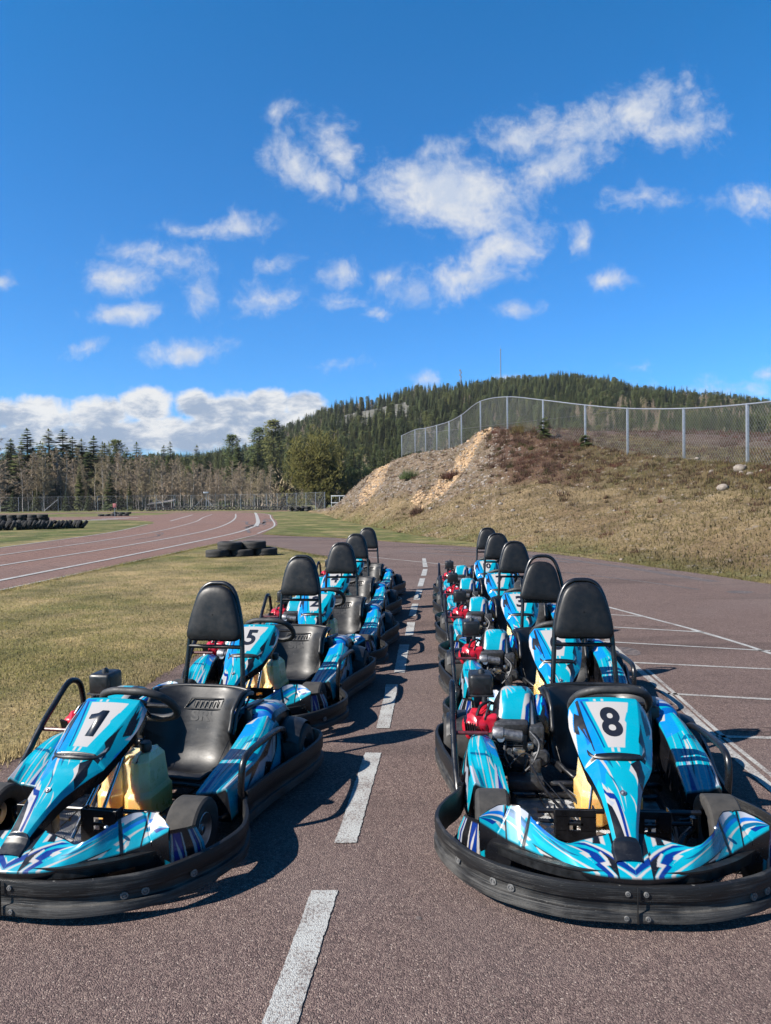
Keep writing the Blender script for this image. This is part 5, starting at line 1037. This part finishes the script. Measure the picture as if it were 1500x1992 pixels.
# masts on the summit
M['mast'] = mat('mast_steel', (.32, .33, .35), .5, .3)
def mast(x, y, z0, h, w, label, red=False):
    t = empty('radio_mast', (x, y, z0)); b = B()
    for a in range(3): b.tube([(math.cos(a * 2.094) * w, math.sin(a * 2.094) * w, 0), (math.cos(a * 2.094) * w * .7, math.sin(a * 2.094) * w * .7, h)], .15, 5)
    n = int(h / 2)
    for i in range(n):
        for a in range(3):
            c = lambda k, z: (math.cos(k * 2.094) * w * .85, math.sin(k * 2.094) * w * .85, z); b.tube([c(a, h * i / n), c(a + 1, h * (i + 1) / n)], .09, 4)
    b.obj('lattice', M['mast'], t); b = B()
    if red: 
        for i in range(4): b.box((w * 1.2 * (-1) ** i, 0, h * (.72 + .08 * i)), (.7, .5, 1.7), bev=.05, seg=1)
    else: b.tube([(0, 0, h), (0, 0, h + 3)], .07, 5); b.box((w, 0, h * .985), (.5, .5, 1.2), bev=.05, seg=1)
    b.obj('antenna', M['mast'], t); tag(t, label, 'mast')
mast(104.4, 652, 92, 41, .45, 'tall thin radio mast on the hill top'); mast(68.5, 650, 90, 25, .6, 'shorter radio mast with antenna boxes on the hill crest', True); mast(97.5, 655, 92, 15, .25, 'lowest thin pole mast just left of the tall mast')
# ------------------------------------------------------------------ fences
M['galv'] = mat('galvanised_steel', build=plain((.42, .44, .47), .35, .5, 12, .18), metal=.55)
M['wire'] = mat('zinc_wire', build=plain((.34, .35, .36), .5, .6, 20, .15))
def mesh_fence(name, posts, label, hgt, pitch, wr, topr, post_r, sq=False, braces=(), wiremat='wire', zero=False, drop=.0):
    t = empty(name, tuple(posts[0])); off = np.array(posts[0], float); Q = np.array(posts, float) - off
    for p in Q:
        b = B()
        if sq: b.box((p[0], p[1], p[2] + hgt / 2 - .15), (post_r * 2, post_r * 2, hgt + .3), bev=.006)
        else: b.tube([(p[0], p[1], p[2] - .3), (p[0], p[1], p[2] + hgt)], post_r, 10)
        b.obj('post', M['galv'], t)
    b = B(); tops = cr(Q + [0, 0, hgt - .03], 6); b.tube(tops, topr, 10); b.obj('top_rail', M['galv'], t)
    fine = cr(Q, 24); seg = np.linalg.norm(np.diff(fine[:, :2], axis=0), axis=1); S = np.concatenate([[0], np.cumsum(seg)]); Lt = S[-1]
    pos = lambda s, h: np.stack([np.interp(s, S, fine[:, 0]), np.interp(s, S, fine[:, 1]), np.interp(s, S, fine[:, 2]) + h], -1)
    lo, hi = drop, hgt - .05; b = B(); VV = []; FF = []; n = 0
    tdir = fine[-1, :2] - fine[0, :2]; tdir /= np.linalg.norm(tdir); nn = np.array([-tdir[1], tdir[0], 0])
    for sg in (1, -1):
        for s0 in np.arange(-(hi - lo), Lt + (hi - lo), pitch):
            k = 9; h = np.linspace(lo, hi, k); s = s0 + sg * (h - (lo if sg > 0 else lo)); ok = (s >= 0) & (s <= Lt)
            if ok.sum() < 2: continue
            P = pos(s[ok], h[ok]) + nn * .002 * sg
            d = np.gradient(P, axis=0); d /= np.linalg.norm(d, axis=1)[:, None]; e = np.cross(d, nn); 
            ring = np.stack([P + nn * wr, P + e * wr * .87 - nn * wr * .5, P - e * wr * .87 - nn * wr * .5], 1); m = len(P)
            VV.append(ring.reshape(-1, 3)); FF.append(grid_faces(m, 3, False, True) + n); n += m * 3
    mesh_np('wire_mesh', np.concatenate(VV), np.concatenate(FF), M[wiremat], t, False)
    for (p, q) in braces:
        b = B(); b.tube([np.array(p) - off, np.array(q) - off], post_r * .8, 8); b.obj('brace', M['galv'], t)
    return tag(t, label, 'fence')
BP = [(12.2, 15.3, 2.05), (11.95, 19.5, 2.2), (11.86, 23.87, 2.48), (11.52, 28.1, 2.86), (10.51, 31.56, 3.3), (9.65, 35.06, 3.9), (8.36, 38.4, 4.6), (7.26, 43, 5.42), (6.25, 47.3, 5.74), (5.25, 49.6, 5.13), (4.7, 52.8, 5.03), (4.05, 56.2, 5.1), (3.42, 60.4, 5.3), (2.75, 65, 5.6), (1.7, 71, 5.6)]
mesh_fence('chain_link_fence', BP, 'galvanised chain link fence curving along the crest of the earth bank', 1.97, .165, .0023, .026, .042, True)
FP = [(-64, 113, 0), (-57, 113.3, 0), (-51, 113.6, 0), (-45, 114, 0), (-40.5, 114.3, 0), (-36, 114.5, 0), (-33.2, 114.3, 0), (-30.4, 114, 0), (-27.6, 113.6, 0), (-24.9, 113, 0), (-22.3, 112, 0), (-19.9, 110.4, 0), (-17.7, 108.2, 0), (-15.7, 105.6, 0), (-13.9, 102.6, 0), (-12.2, 99.4, 0), (-10.5, 96, 0), (-8.9, 92.4, 0), (-7.4, 88.6, 0)]
mesh_fence('mesh_fence', FP, 'long grey wire mesh fence behind the far bend of the track', 2.35, .22, .0026, .008, .032, False, [((-36, 114.4, 1.9), (-34.2, 114.2, 0)), ((-28.4, 113.7, 1.9), (-30.2, 113.2, 0)), ((-28.2, 113.7, 1.9), (-26.3, 113.2, 0)), ((-51, 113.5, 1.9), (-53, 113.0, .1)), ((-7.4, 88.5, 2.1), (-8.6, 91, .2))])
M['whitepaint'] = mat('white_paint', build=plain((.62, .64, .66), .4, .6, 8, .12))
t = empty('gate', (-6.7, 90, 0)); 
for x in (0, 1.0, 2.0): b = B(); b.box((x, 0, .95), (.07, .07, 1.9), bev=.01); b.obj('post', M['whitepaint'], t)
b = B(); b.box((1.0, -.05, 1.85), (2.1, .04, .12), bev=.01); b.box((1.0, -.05, 1.0), (2.1, .04, .10), bev=.01); b.obj('rail', M['whitepaint'], t); tag(t, 'low pale gate at the right end of the far fence', 'gate')
t = empty('hut', (-38.0, 124, 0)); b = B(); b.box((0, 0, .55), (3.6, 2.0, 1.1), bev=.02); b.obj('wall', mat('rust_red_boards', build=plain((.16, .06, .05), .7, .9, 3, .3)), t)
b = B(); b.box((0, -.1, 1.3), (4.4, 2.6, .12), (R(8), R(-7), 0), .02); b.obj('roof', mat('grey_roof_sheet', build=plain((.34, .31, .29), .6, .8, 3, .25)), t); tag(t, 'small low hut with a slanting roof behind the far fence', 'hut')
t = empty('lamp_post', (-29.5, 120, 0)); b = B(); b.tube([(0, 0, 0), (0, 0, 2.7)], .05, 8); b.obj('pole', M['galv'], t); b = B(); b.box((0, 0, 2.75), (.9, .5, .3), bev=.04); b.obj('lamp_head', M['galv'], t); tag(t, 'short post with a pale lamp box behind the far fence', 'lamp post')
t = empty('sign', (-26.6, 71.6, 0)); b = B(); b.tube([(0, 0, 0), (0, 0, .95)], .03, 8); b.obj('post', M['galv'], t); b = B(); b.box((0, -.04, 1.1), (.34, .03, .40), bev=.01); b.obj('sign_board', mat('faded_red_sign', build=plain((.42, .13, .13), .5, .6, 9, .2)), t); tag(t, 'small faded red sign on a post by the tyres', 'sign')
# ------------------------------------------------------------------ tyres
bt = B(); W_ = .19; Ro = .315
bt.lathe([(.185, -W_ * .42), (.205, -W_ * .5), (Ro - .03, -W_ * .5), (Ro - .008, -W_ * .42), (Ro - .001, -W_ * .3), (Ro - .001, -W_ * .11), (Ro - .01, -W_ * .09), (Ro - .01, -W_ * .05), (Ro, -W_ * .03), (Ro, W_ * .03), (Ro - .01, W_ * .05), (Ro - .01, W_ * .09), (Ro - .001, W_ * .11), (Ro - .001, W_ * .3), (Ro - .008, W_ * .42), (Ro - .03, W_ * .5), (.205, W_ * .5), (.185, W_ * .42), (.195, 0), (.185, -W_ * .42)], (0, 0, 0), (0, 0, 1), 40)
ty0 = bt.obj('car_tyre', M['tyre'], None, True, 30); tyre_used = [False]
def tyre(x, y, z, tilt=(0, 0, 0), s=1.0, label='', group=None):
    o = ty0 if not tyre_used[0] else ty0.copy()
    if tyre_used[0]: COL.objects.link(o)
    tyre_used[0] = True; o.location = (x, y, z); o.rotation_euler = tilt; o.scale = (s, s, s); tag(o, label, 'tyre', group)
    return o
h_ = W_ / 2
for x, y, z, lb in ((-4.45, 19.25, h_, 'leftmost of the three bottom tyres of the small pile on the lawn'), (-3.86, 19.5, h_, 'middle bottom tyre of the small pile on the lawn, under two others'), (-3.28, 19.75, h_, 'rightmost bottom tyre of the small pile on the lawn'), (-4.17, 19.42, h_ + W_, 'left one of the two upper tyres on the small lawn pile'), (-3.57, 19.68, h_ + W_ - .004, 'right one of the two upper tyres on the small lawn pile')):
    tyre(x, y, z + .006, (rng.normal(0, .02), rng.normal(0, .02), rng.uniform(0, 6)), 1.03, lb, 'tyres of the small pile on the lawn')
for l in range(4):
    for i in range(6): tyre(-20.75 - i * .62 + (l % 2) * .3 - (.3 if l == 3 else 0) + rng.normal(0, .03), 44.2 + rng.normal(0, .06), h_ + l * W_ + .004, (rng.normal(0, .03), rng.normal(0, .03), rng.uniform(0, 6)), 1.0, 'black tyre lying in the four layer stack at the left edge', 'tyres of the tall stack on the left')
for i in range(26): tyre(-21.6 + i * .175, 39.3 + i * .09 + rng.normal(0, .07), .27 - .003 * i, (R(64) + rng.normal(0, .14), 0, R(-75) + rng.normal(0, .3)), .92, 'black tyre leaning in the slanted row before the tall stack', 'leaning tyres in front of the tall stack')
for i in range(10): tyre(-29.0 + (i % 5) * .62 + rng.normal(0, .05), 74.5 + (i // 5) * .5 + rng.normal(0, .05), (h_ if i < 7 else h_ + W_) + .005, (rng.normal(0, .12), rng.normal(0, .12), 0), 1.0, 'dark tyre in the low heap around the red sign', 'tyres around the red sign')
for i in range(52):
    f = i / 51; q = np.interp(f, [0, .5, 1], [-37, -21, -9.6]), np.interp(f, [0, .5, 1], [111.0, 108.6, 93]); tyre(q[0] + rng.normal(0, .1), q[1] + rng.normal(0, .15), .30, (R(75) + rng.normal(0, .25), 0, rng.uniform(-.5, .5)), 1.0, 'black tyre in the long row along the far fence', 'tyres along the far fence')
for i in range(12): tyre(-11.6 + (i % 4) * .66 + rng.normal(0, .1), 90.5 + rng.normal(0, .5), h_ + (i // 4) * W_ + .01, (rng.normal(0, .15), rng.normal(0, .15), 0), 1.1, 'dark tyre heaped at the end of the track grass', 'tyres in the heap by the grass verge')
# ------------------------------------------------------------------ karts
K0 = build_kart()
KARTS = [((1.094, 4.065), 5.25, '8', 'go-kart with a black 8 on its panel, nearest of the right row'), ((1.235, 5.74), 4.0, '6', 'go-kart directly behind the kart numbered 8, its panel hidden by that headrest'), ((1.335, 7.55), 3.75, '3', 'go-kart showing half of a number 3 in the right row'), ((1.42, 9.26), 3.75, '7', 'go-kart behind the number 3 kart in the right row, before the last one'), ((1.535, 10.95), 5.25, '10', 'rearmost go-kart of the row that number 8 leads'),
         ((-.965, 4.13), 10.75, '1', 'blue and teal go-kart with number 1 and a yellow fuel tank in front view'), ((-.704, 6.0), 8.0, '5', 'go-kart with a white panel numbered 5 right behind number 1'), ((-.474, 7.70), 5.5, '2', 'go-kart with its number half hidden, right behind number 5'), ((-.40, 9.58), 7.0, '4', 'fourth go-kart of the row that number 1 leads'), ((-.295, 11.48), 7.0, '9', 'rearmost go-kart of the row that number 1 leads')]
for i, ((hx, hy), yaw, num, lb) in enumerate(KARTS):
    k = K0 if i == 0 else copy_tree(K0); a = R(yaw); u = (math.sin(a), math.cos(a)); v = (math.cos(a), -math.sin(a)); lx, ly = .105, 1.615
    k.location = (hx - v[0] * lx - u[0] * ly, hy - v[1] * lx - u[1] * ly, .010); k.rotation_euler = (0, 0, -a); tag(k, lb, 'go-kart', 'go-karts parked nose to tail in two rows'); KARTS[i] = (k, num)
for k, num in KARTS: number_on(k, num)
hr = [c for c in KARTS[1][0].children if c.name.startswith('headrest') and 'frame' not in c.name][0]   # its loose pad hangs crooked in the frame
hr.rotation_euler = (R(-1.5), R(4), R(2)); pv_ = Vector((.105, 1.59, .86)); hr.location = pv_ - hr.rotation_euler.to_matrix() @ pv_ + Vector((-.016, -.018, -.028))
# ------------------------------------------------------------------ clear air over a long distance
hm = bpy.data.materials.new('thin_air'); hm.use_nodes = True; ht = hm.node_tree; ht.nodes.remove(ht.nodes['Principled BSDF'])
pv = ht.nodes.new('ShaderNodeVolumePrincipled'); pv.inputs['Color'].default_value = (.86, .92, 1, 1); pv.inputs['Density'].default_value = HAZE; pv.inputs['Anisotropy'].default_value = .2
ht.links.new(pv.outputs[0], ht.nodes['Material Output'].inputs['Volume'])
hb = B(); hb.box((0, 517, 69), (2620, 1180, 144), bev=0); tag(hb.obj('haze', hm, None, False), 'thin clear air softening the far wooded hill', 'haze', kind='stuff')
# ------------------------------------------------------------------ sky, sun, camera
sun_to = Vector((-1.2, -.52, 1.03)).normalized(); elev = math.asin(sun_to.z); azm = math.atan2(sun_to.x, sun_to.y)
L = bpy.data.lights.new('sun', 'SUN'); L.energy = 5.0; L.angle = R(.53); L.color = (1, .925, .83); lo = link(bpy.data.objects.new('sun', L)); lo.rotation_euler = (-sun_to).to_track_quat('-Z', 'Y').to_euler()
W = bpy.data.worlds.new('World'); scene.world = W; W.use_nodes = True; wt = W.node_tree; N = NT(wt); bg = wt.nodes['Background']
sky = N.n('ShaderNodeTexSky', None, sky_type='NISHITA'); sky.sun_disc = False; sky.sun_elevation = elev; sky.sun_rotation = azm; sky.altitude = 200; sky.air_density = 1.0; sky.dust_density = .35; sky.ozone_density = 3.2
d = N.n('ShaderNodeSeparateXYZ', {0: N.coord('Generated')}); yy = N.math('MAXIMUM', d.outputs[1], .02)
u = N.math('DIVIDE', d.outputs[0], yy); w = N.math('DIVIDE', d.outputs[2], yy)
uv = N.n('ShaderNodeCombineXYZ', {0: u, 1: w}).outputs[0]
wn = N.n('ShaderNodeTexNoise', {'Vector': uv, 'Scale': 11.0, 'Detail': 3.0}).outputs['Color']; wv = N.n('ShaderNodeVectorMath', {0: wn, 1: (.5, .5, .5)}, operation='SUBTRACT').outputs[0]
wv = N.n('ShaderNodeVectorMath', {0: wv, 1: (.055, .035, 0)}, operation='MULTIPLY').outputs[0]; uvw = N.n('ShaderNodeVectorMath', {0: uv, 1: wv}, operation='ADD').outputs[0]
ROLL = R(-.7)
def blobmask(lst, vec):
    acc = None
    for px, py, rx, ry, s, rot in lst:
        a, b2 = (px - 750) / 1420, (969 - py) / 1420; cx = a * math.cos(ROLL) - b2 * math.sin(ROLL); cy = a * math.sin(ROLL) + b2 * math.cos(ROLL)
        mp = N.n('ShaderNodeMapping', {'Vector': vec, 'Location': (cx, cy, 0), 'Rotation': (0, 0, R(rot)), 'Scale': (rx / 1420, ry / 1420, 1)}, vector_type='TEXTURE').outputs[0]
        l = N.n('ShaderNodeVectorMath', {0: mp}, operation='LENGTH').outputs['Value']
        m = N.math('MULTIPLY', N.math('SUBTRACT', 1.0, l), s)
        acc = m if acc is None else N.math('MAXIMUM', acc, m)
    return N.math('MAXIMUM', acc, -1.0)
C1 = [(870, 380, 190, 82, 1.5, -4), (915, 425, 130, 40, 1.2, -5), (965, 490, 110, 48, 1.2, 25), (900, 540, 130, 40, .95, 12), (815, 565, 80, 35, .6, 0), (800, 345, 80, 40, 1, 20), (855, 303, 60, 22, .6, 5), (745, 545, 40, 20, .6, 0), (1030, 265, 95, 50, .85, 10), (1140, 248, 110, 48, .9, 15), (1245, 225, 125, 60, 1, 12), (1325, 262, 95, 42, 1, -8), (1395, 252, 35, 30, .5, 40), (1080, 330, 130, 42, 1, 15), (1310, 190, 50, 35, .6, 40),
      (572, 315, 72, 52, 1, -30), (615, 352, 72, 38, .9, -35), (640, 285, 75, 42, .7, -50), (665, 322, 55, 30, .7, -35), (682, 378, 28, 22, .8, 0), (475, 443, 72, 30, .9, 4), (365, 450, 62, 18, .7, -5), (238, 540, 80, 40, 1.0, -8), (325, 508, 105, 38, .62, -8), (395, 575, 32, 38, .5, 0), (270, 490, 65, 24, .6, -10), (515, 578, 72, 34, .85, 0), (658, 530, 55, 28, .8, 0), (660, 580, 42, 20, .8, 0), (552, 514, 38, 18, .5, 5), (735, 610, 25, 16, .5, 0),
      (238, 610, 80, 24, 1.1, 0), (362, 682, 95, 30, 1.2, 5), (165, 677, 58, 16, .6, 12), (1128, 470, 30, 34, .9, 0), (1187, 548, 48, 24, 1.05, 0), (1000, 605, 46, 20, .9, -4), (1235, 388, 58, 26, .65, 8), (1300, 390, 40, 20, .5, 0), (1460, 398, 66, 36, .75, 0), (2, 545, 26, 20, .8, 0), (545, 222, 34, 24, .45, 30), (992, 734, 36, 16, 1.1, 0), (825, 736, 28, 18, .7, 0), (1492, 728, 32, 18, .65, 0), (660, 712, 45, 12, .4, 0), (1240, 714, 25, 9, .4, 0), (1420, 760, 140, 24, .38, 0)]
C2 = [(-60, 820, 130, 50, 1, 0), (60, 812, 120, 48, 1, 0), (190, 806, 80, 42, 1, 0), (285, 788, 66, 44, 1.2, 0), (375, 786, 46, 34, 1.1, 0), (445, 806, 100, 50, 1, 0), (520, 788, 58, 40, 1.2, 0), (592, 790, 54, 32, 1.1, 0), (300, 848, 360, 46, 1, 0), (520, 830, 120, 50, 1, 0), (30, 850, 140, 36, 1, 0), (620, 800, 30, 20, .9, 0)]
n1 = N.noise(uvw, 26, 6, .62); n2 = N.noise(uvw, 85, 4, .6); n3 = N.noise(uv, 9, 3, .5)
tex = N.math('ADD', N.math('MULTIPLY', N.math('SUBTRACT', n1, .5), 1.9), N.math('MULTIPLY', N.math('SUBTRACT', n2, .5), .85))
d1 = N.math('ADD', blobmask(C1, uvw), tex); m1 = N.math('MULTIPLY', N.mapr(d1, -.2, 1.25, 0, 1, True), .95)
tex2 = N.math('ADD', N.math('MULTIPLY', N.math('SUBTRACT', N.noise(uv, 34, 5, .55), .5), .85), N.math('MULTIPLY', N.math('SUBTRACT', N.noise(uv, 110, 3, .55), .5), .25))
d2 = N.math('ADD', blobmask(C2, uv), tex2); m2 = N.mapr(d2, .0, .46, 0, 1, True)
shade = N.mapr(N.math('ADD', N.noise(N.vmul(uvw, (14, 34, 1)), 1.0, 6, .62), N.math('ADD', N.math('MULTIPLY', N.math('SUBTRACT', N.mapr(d2, .1, .75), .55), -.13), N.math('MULTIPLY', N.math('SUBTRACT', w, .105), 1.7))), .38, .60, 0, 1, True)
tint = N.mix(1.0, sky.outputs[0], N.mix(N.mapr(w, .14, .66), (.30, .78, 1.27), (.135, .85, 1.31)), 'MULTIPLY')
c1 = N.mix(m1, tint, N.mix(N.mapr(N.noise(N.n('ShaderNodeVectorMath', {0: uvw, 1: (.012, -.02, 0)}, operation='ADD').outputs[0], 15, 5, .6), .38, .6, 0, 1, True), (4.0, 4.55, 5.5), (5.4, 5.55, 5.75))); c2 = N.mix(shade, (2.3, 2.95, 4.0), (5.7, 5.8, 5.9)); cc = N.mix(m2, c1, c2)
wt.links.new(cc, bg.inputs[0]); bg.inputs[1].default_value = .0530
cam = bpy.data.cameras.new('camera'); cam.sensor_fit = 'VERTICAL'; cam.sensor_height = 36; cam.sensor_width = 36; cam.lens = 36 * 1420 / 1992; cam.clip_end = 6000; cam.clip_start = .05
co = link(bpy.data.objects.new('camera', cam)); P_ = math.atan(27 / 1420); up0 = Vector((0, math.sin(P_), math.cos(P_))); fw = Vector((0, math.cos(P_), -math.sin(P_))); rx = Vector((1, 0, 0)) * math.cos(ROLL) + up0 * math.sin(ROLL); up = -Vector((1, 0, 0)) * math.sin(ROLL) + up0 * math.cos(ROLL)
co.matrix_world = Matrix(((rx.x, up.x, -fw.x, 0), (rx.y, up.y, -fw.y, 0), (rx.z, up.z, -fw.z, 1.5), (0, 0, 0, 1))); scene.camera = co
scene.view_settings.view_transform = 'Standard'; scene.view_settings.look = 'None'; scene.view_settings.exposure = 1.45; scene.view_settings.gamma = 1

for key, f in (('needle', .5), ('olive', .45), ('blade', .4), ('tuft', .35), ('heather', .35)):   # thin leaves pass light
    t = M[key].node_tree; p = t.nodes['Principled BSDF']; N = NT(t); tr = N.n('ShaderNodeBsdfTranslucent', {0: p.inputs['Base Color'].links[0].from_socket})
    mx = N.n('ShaderNodeMixShader', {0: f, 1: p.outputs[0], 2: tr.outputs[0]}); t.links.new(mx.outputs[0], t.nodes['Material Output'].inputs['Surface'])
ALB = .59     # the whole place is exposed brighter, so every surface carries its darker true colour
for m in bpy.data.materials:
    t = m.node_tree; p = t.nodes.get('Principled BSDF') if t else None
    if not p: continue
    sk = p.inputs['Base Color']
    if sk.is_linked:
        n = NT(t); src_ = sk.links[0].from_socket; t.links.new(n.mix(1.0, src_, (ALB, ALB, ALB), 'MULTIPLY'), sk)
    else: sk.default_value = tuple(c * ALB for c in sk.default_value[:3]) + (1,)
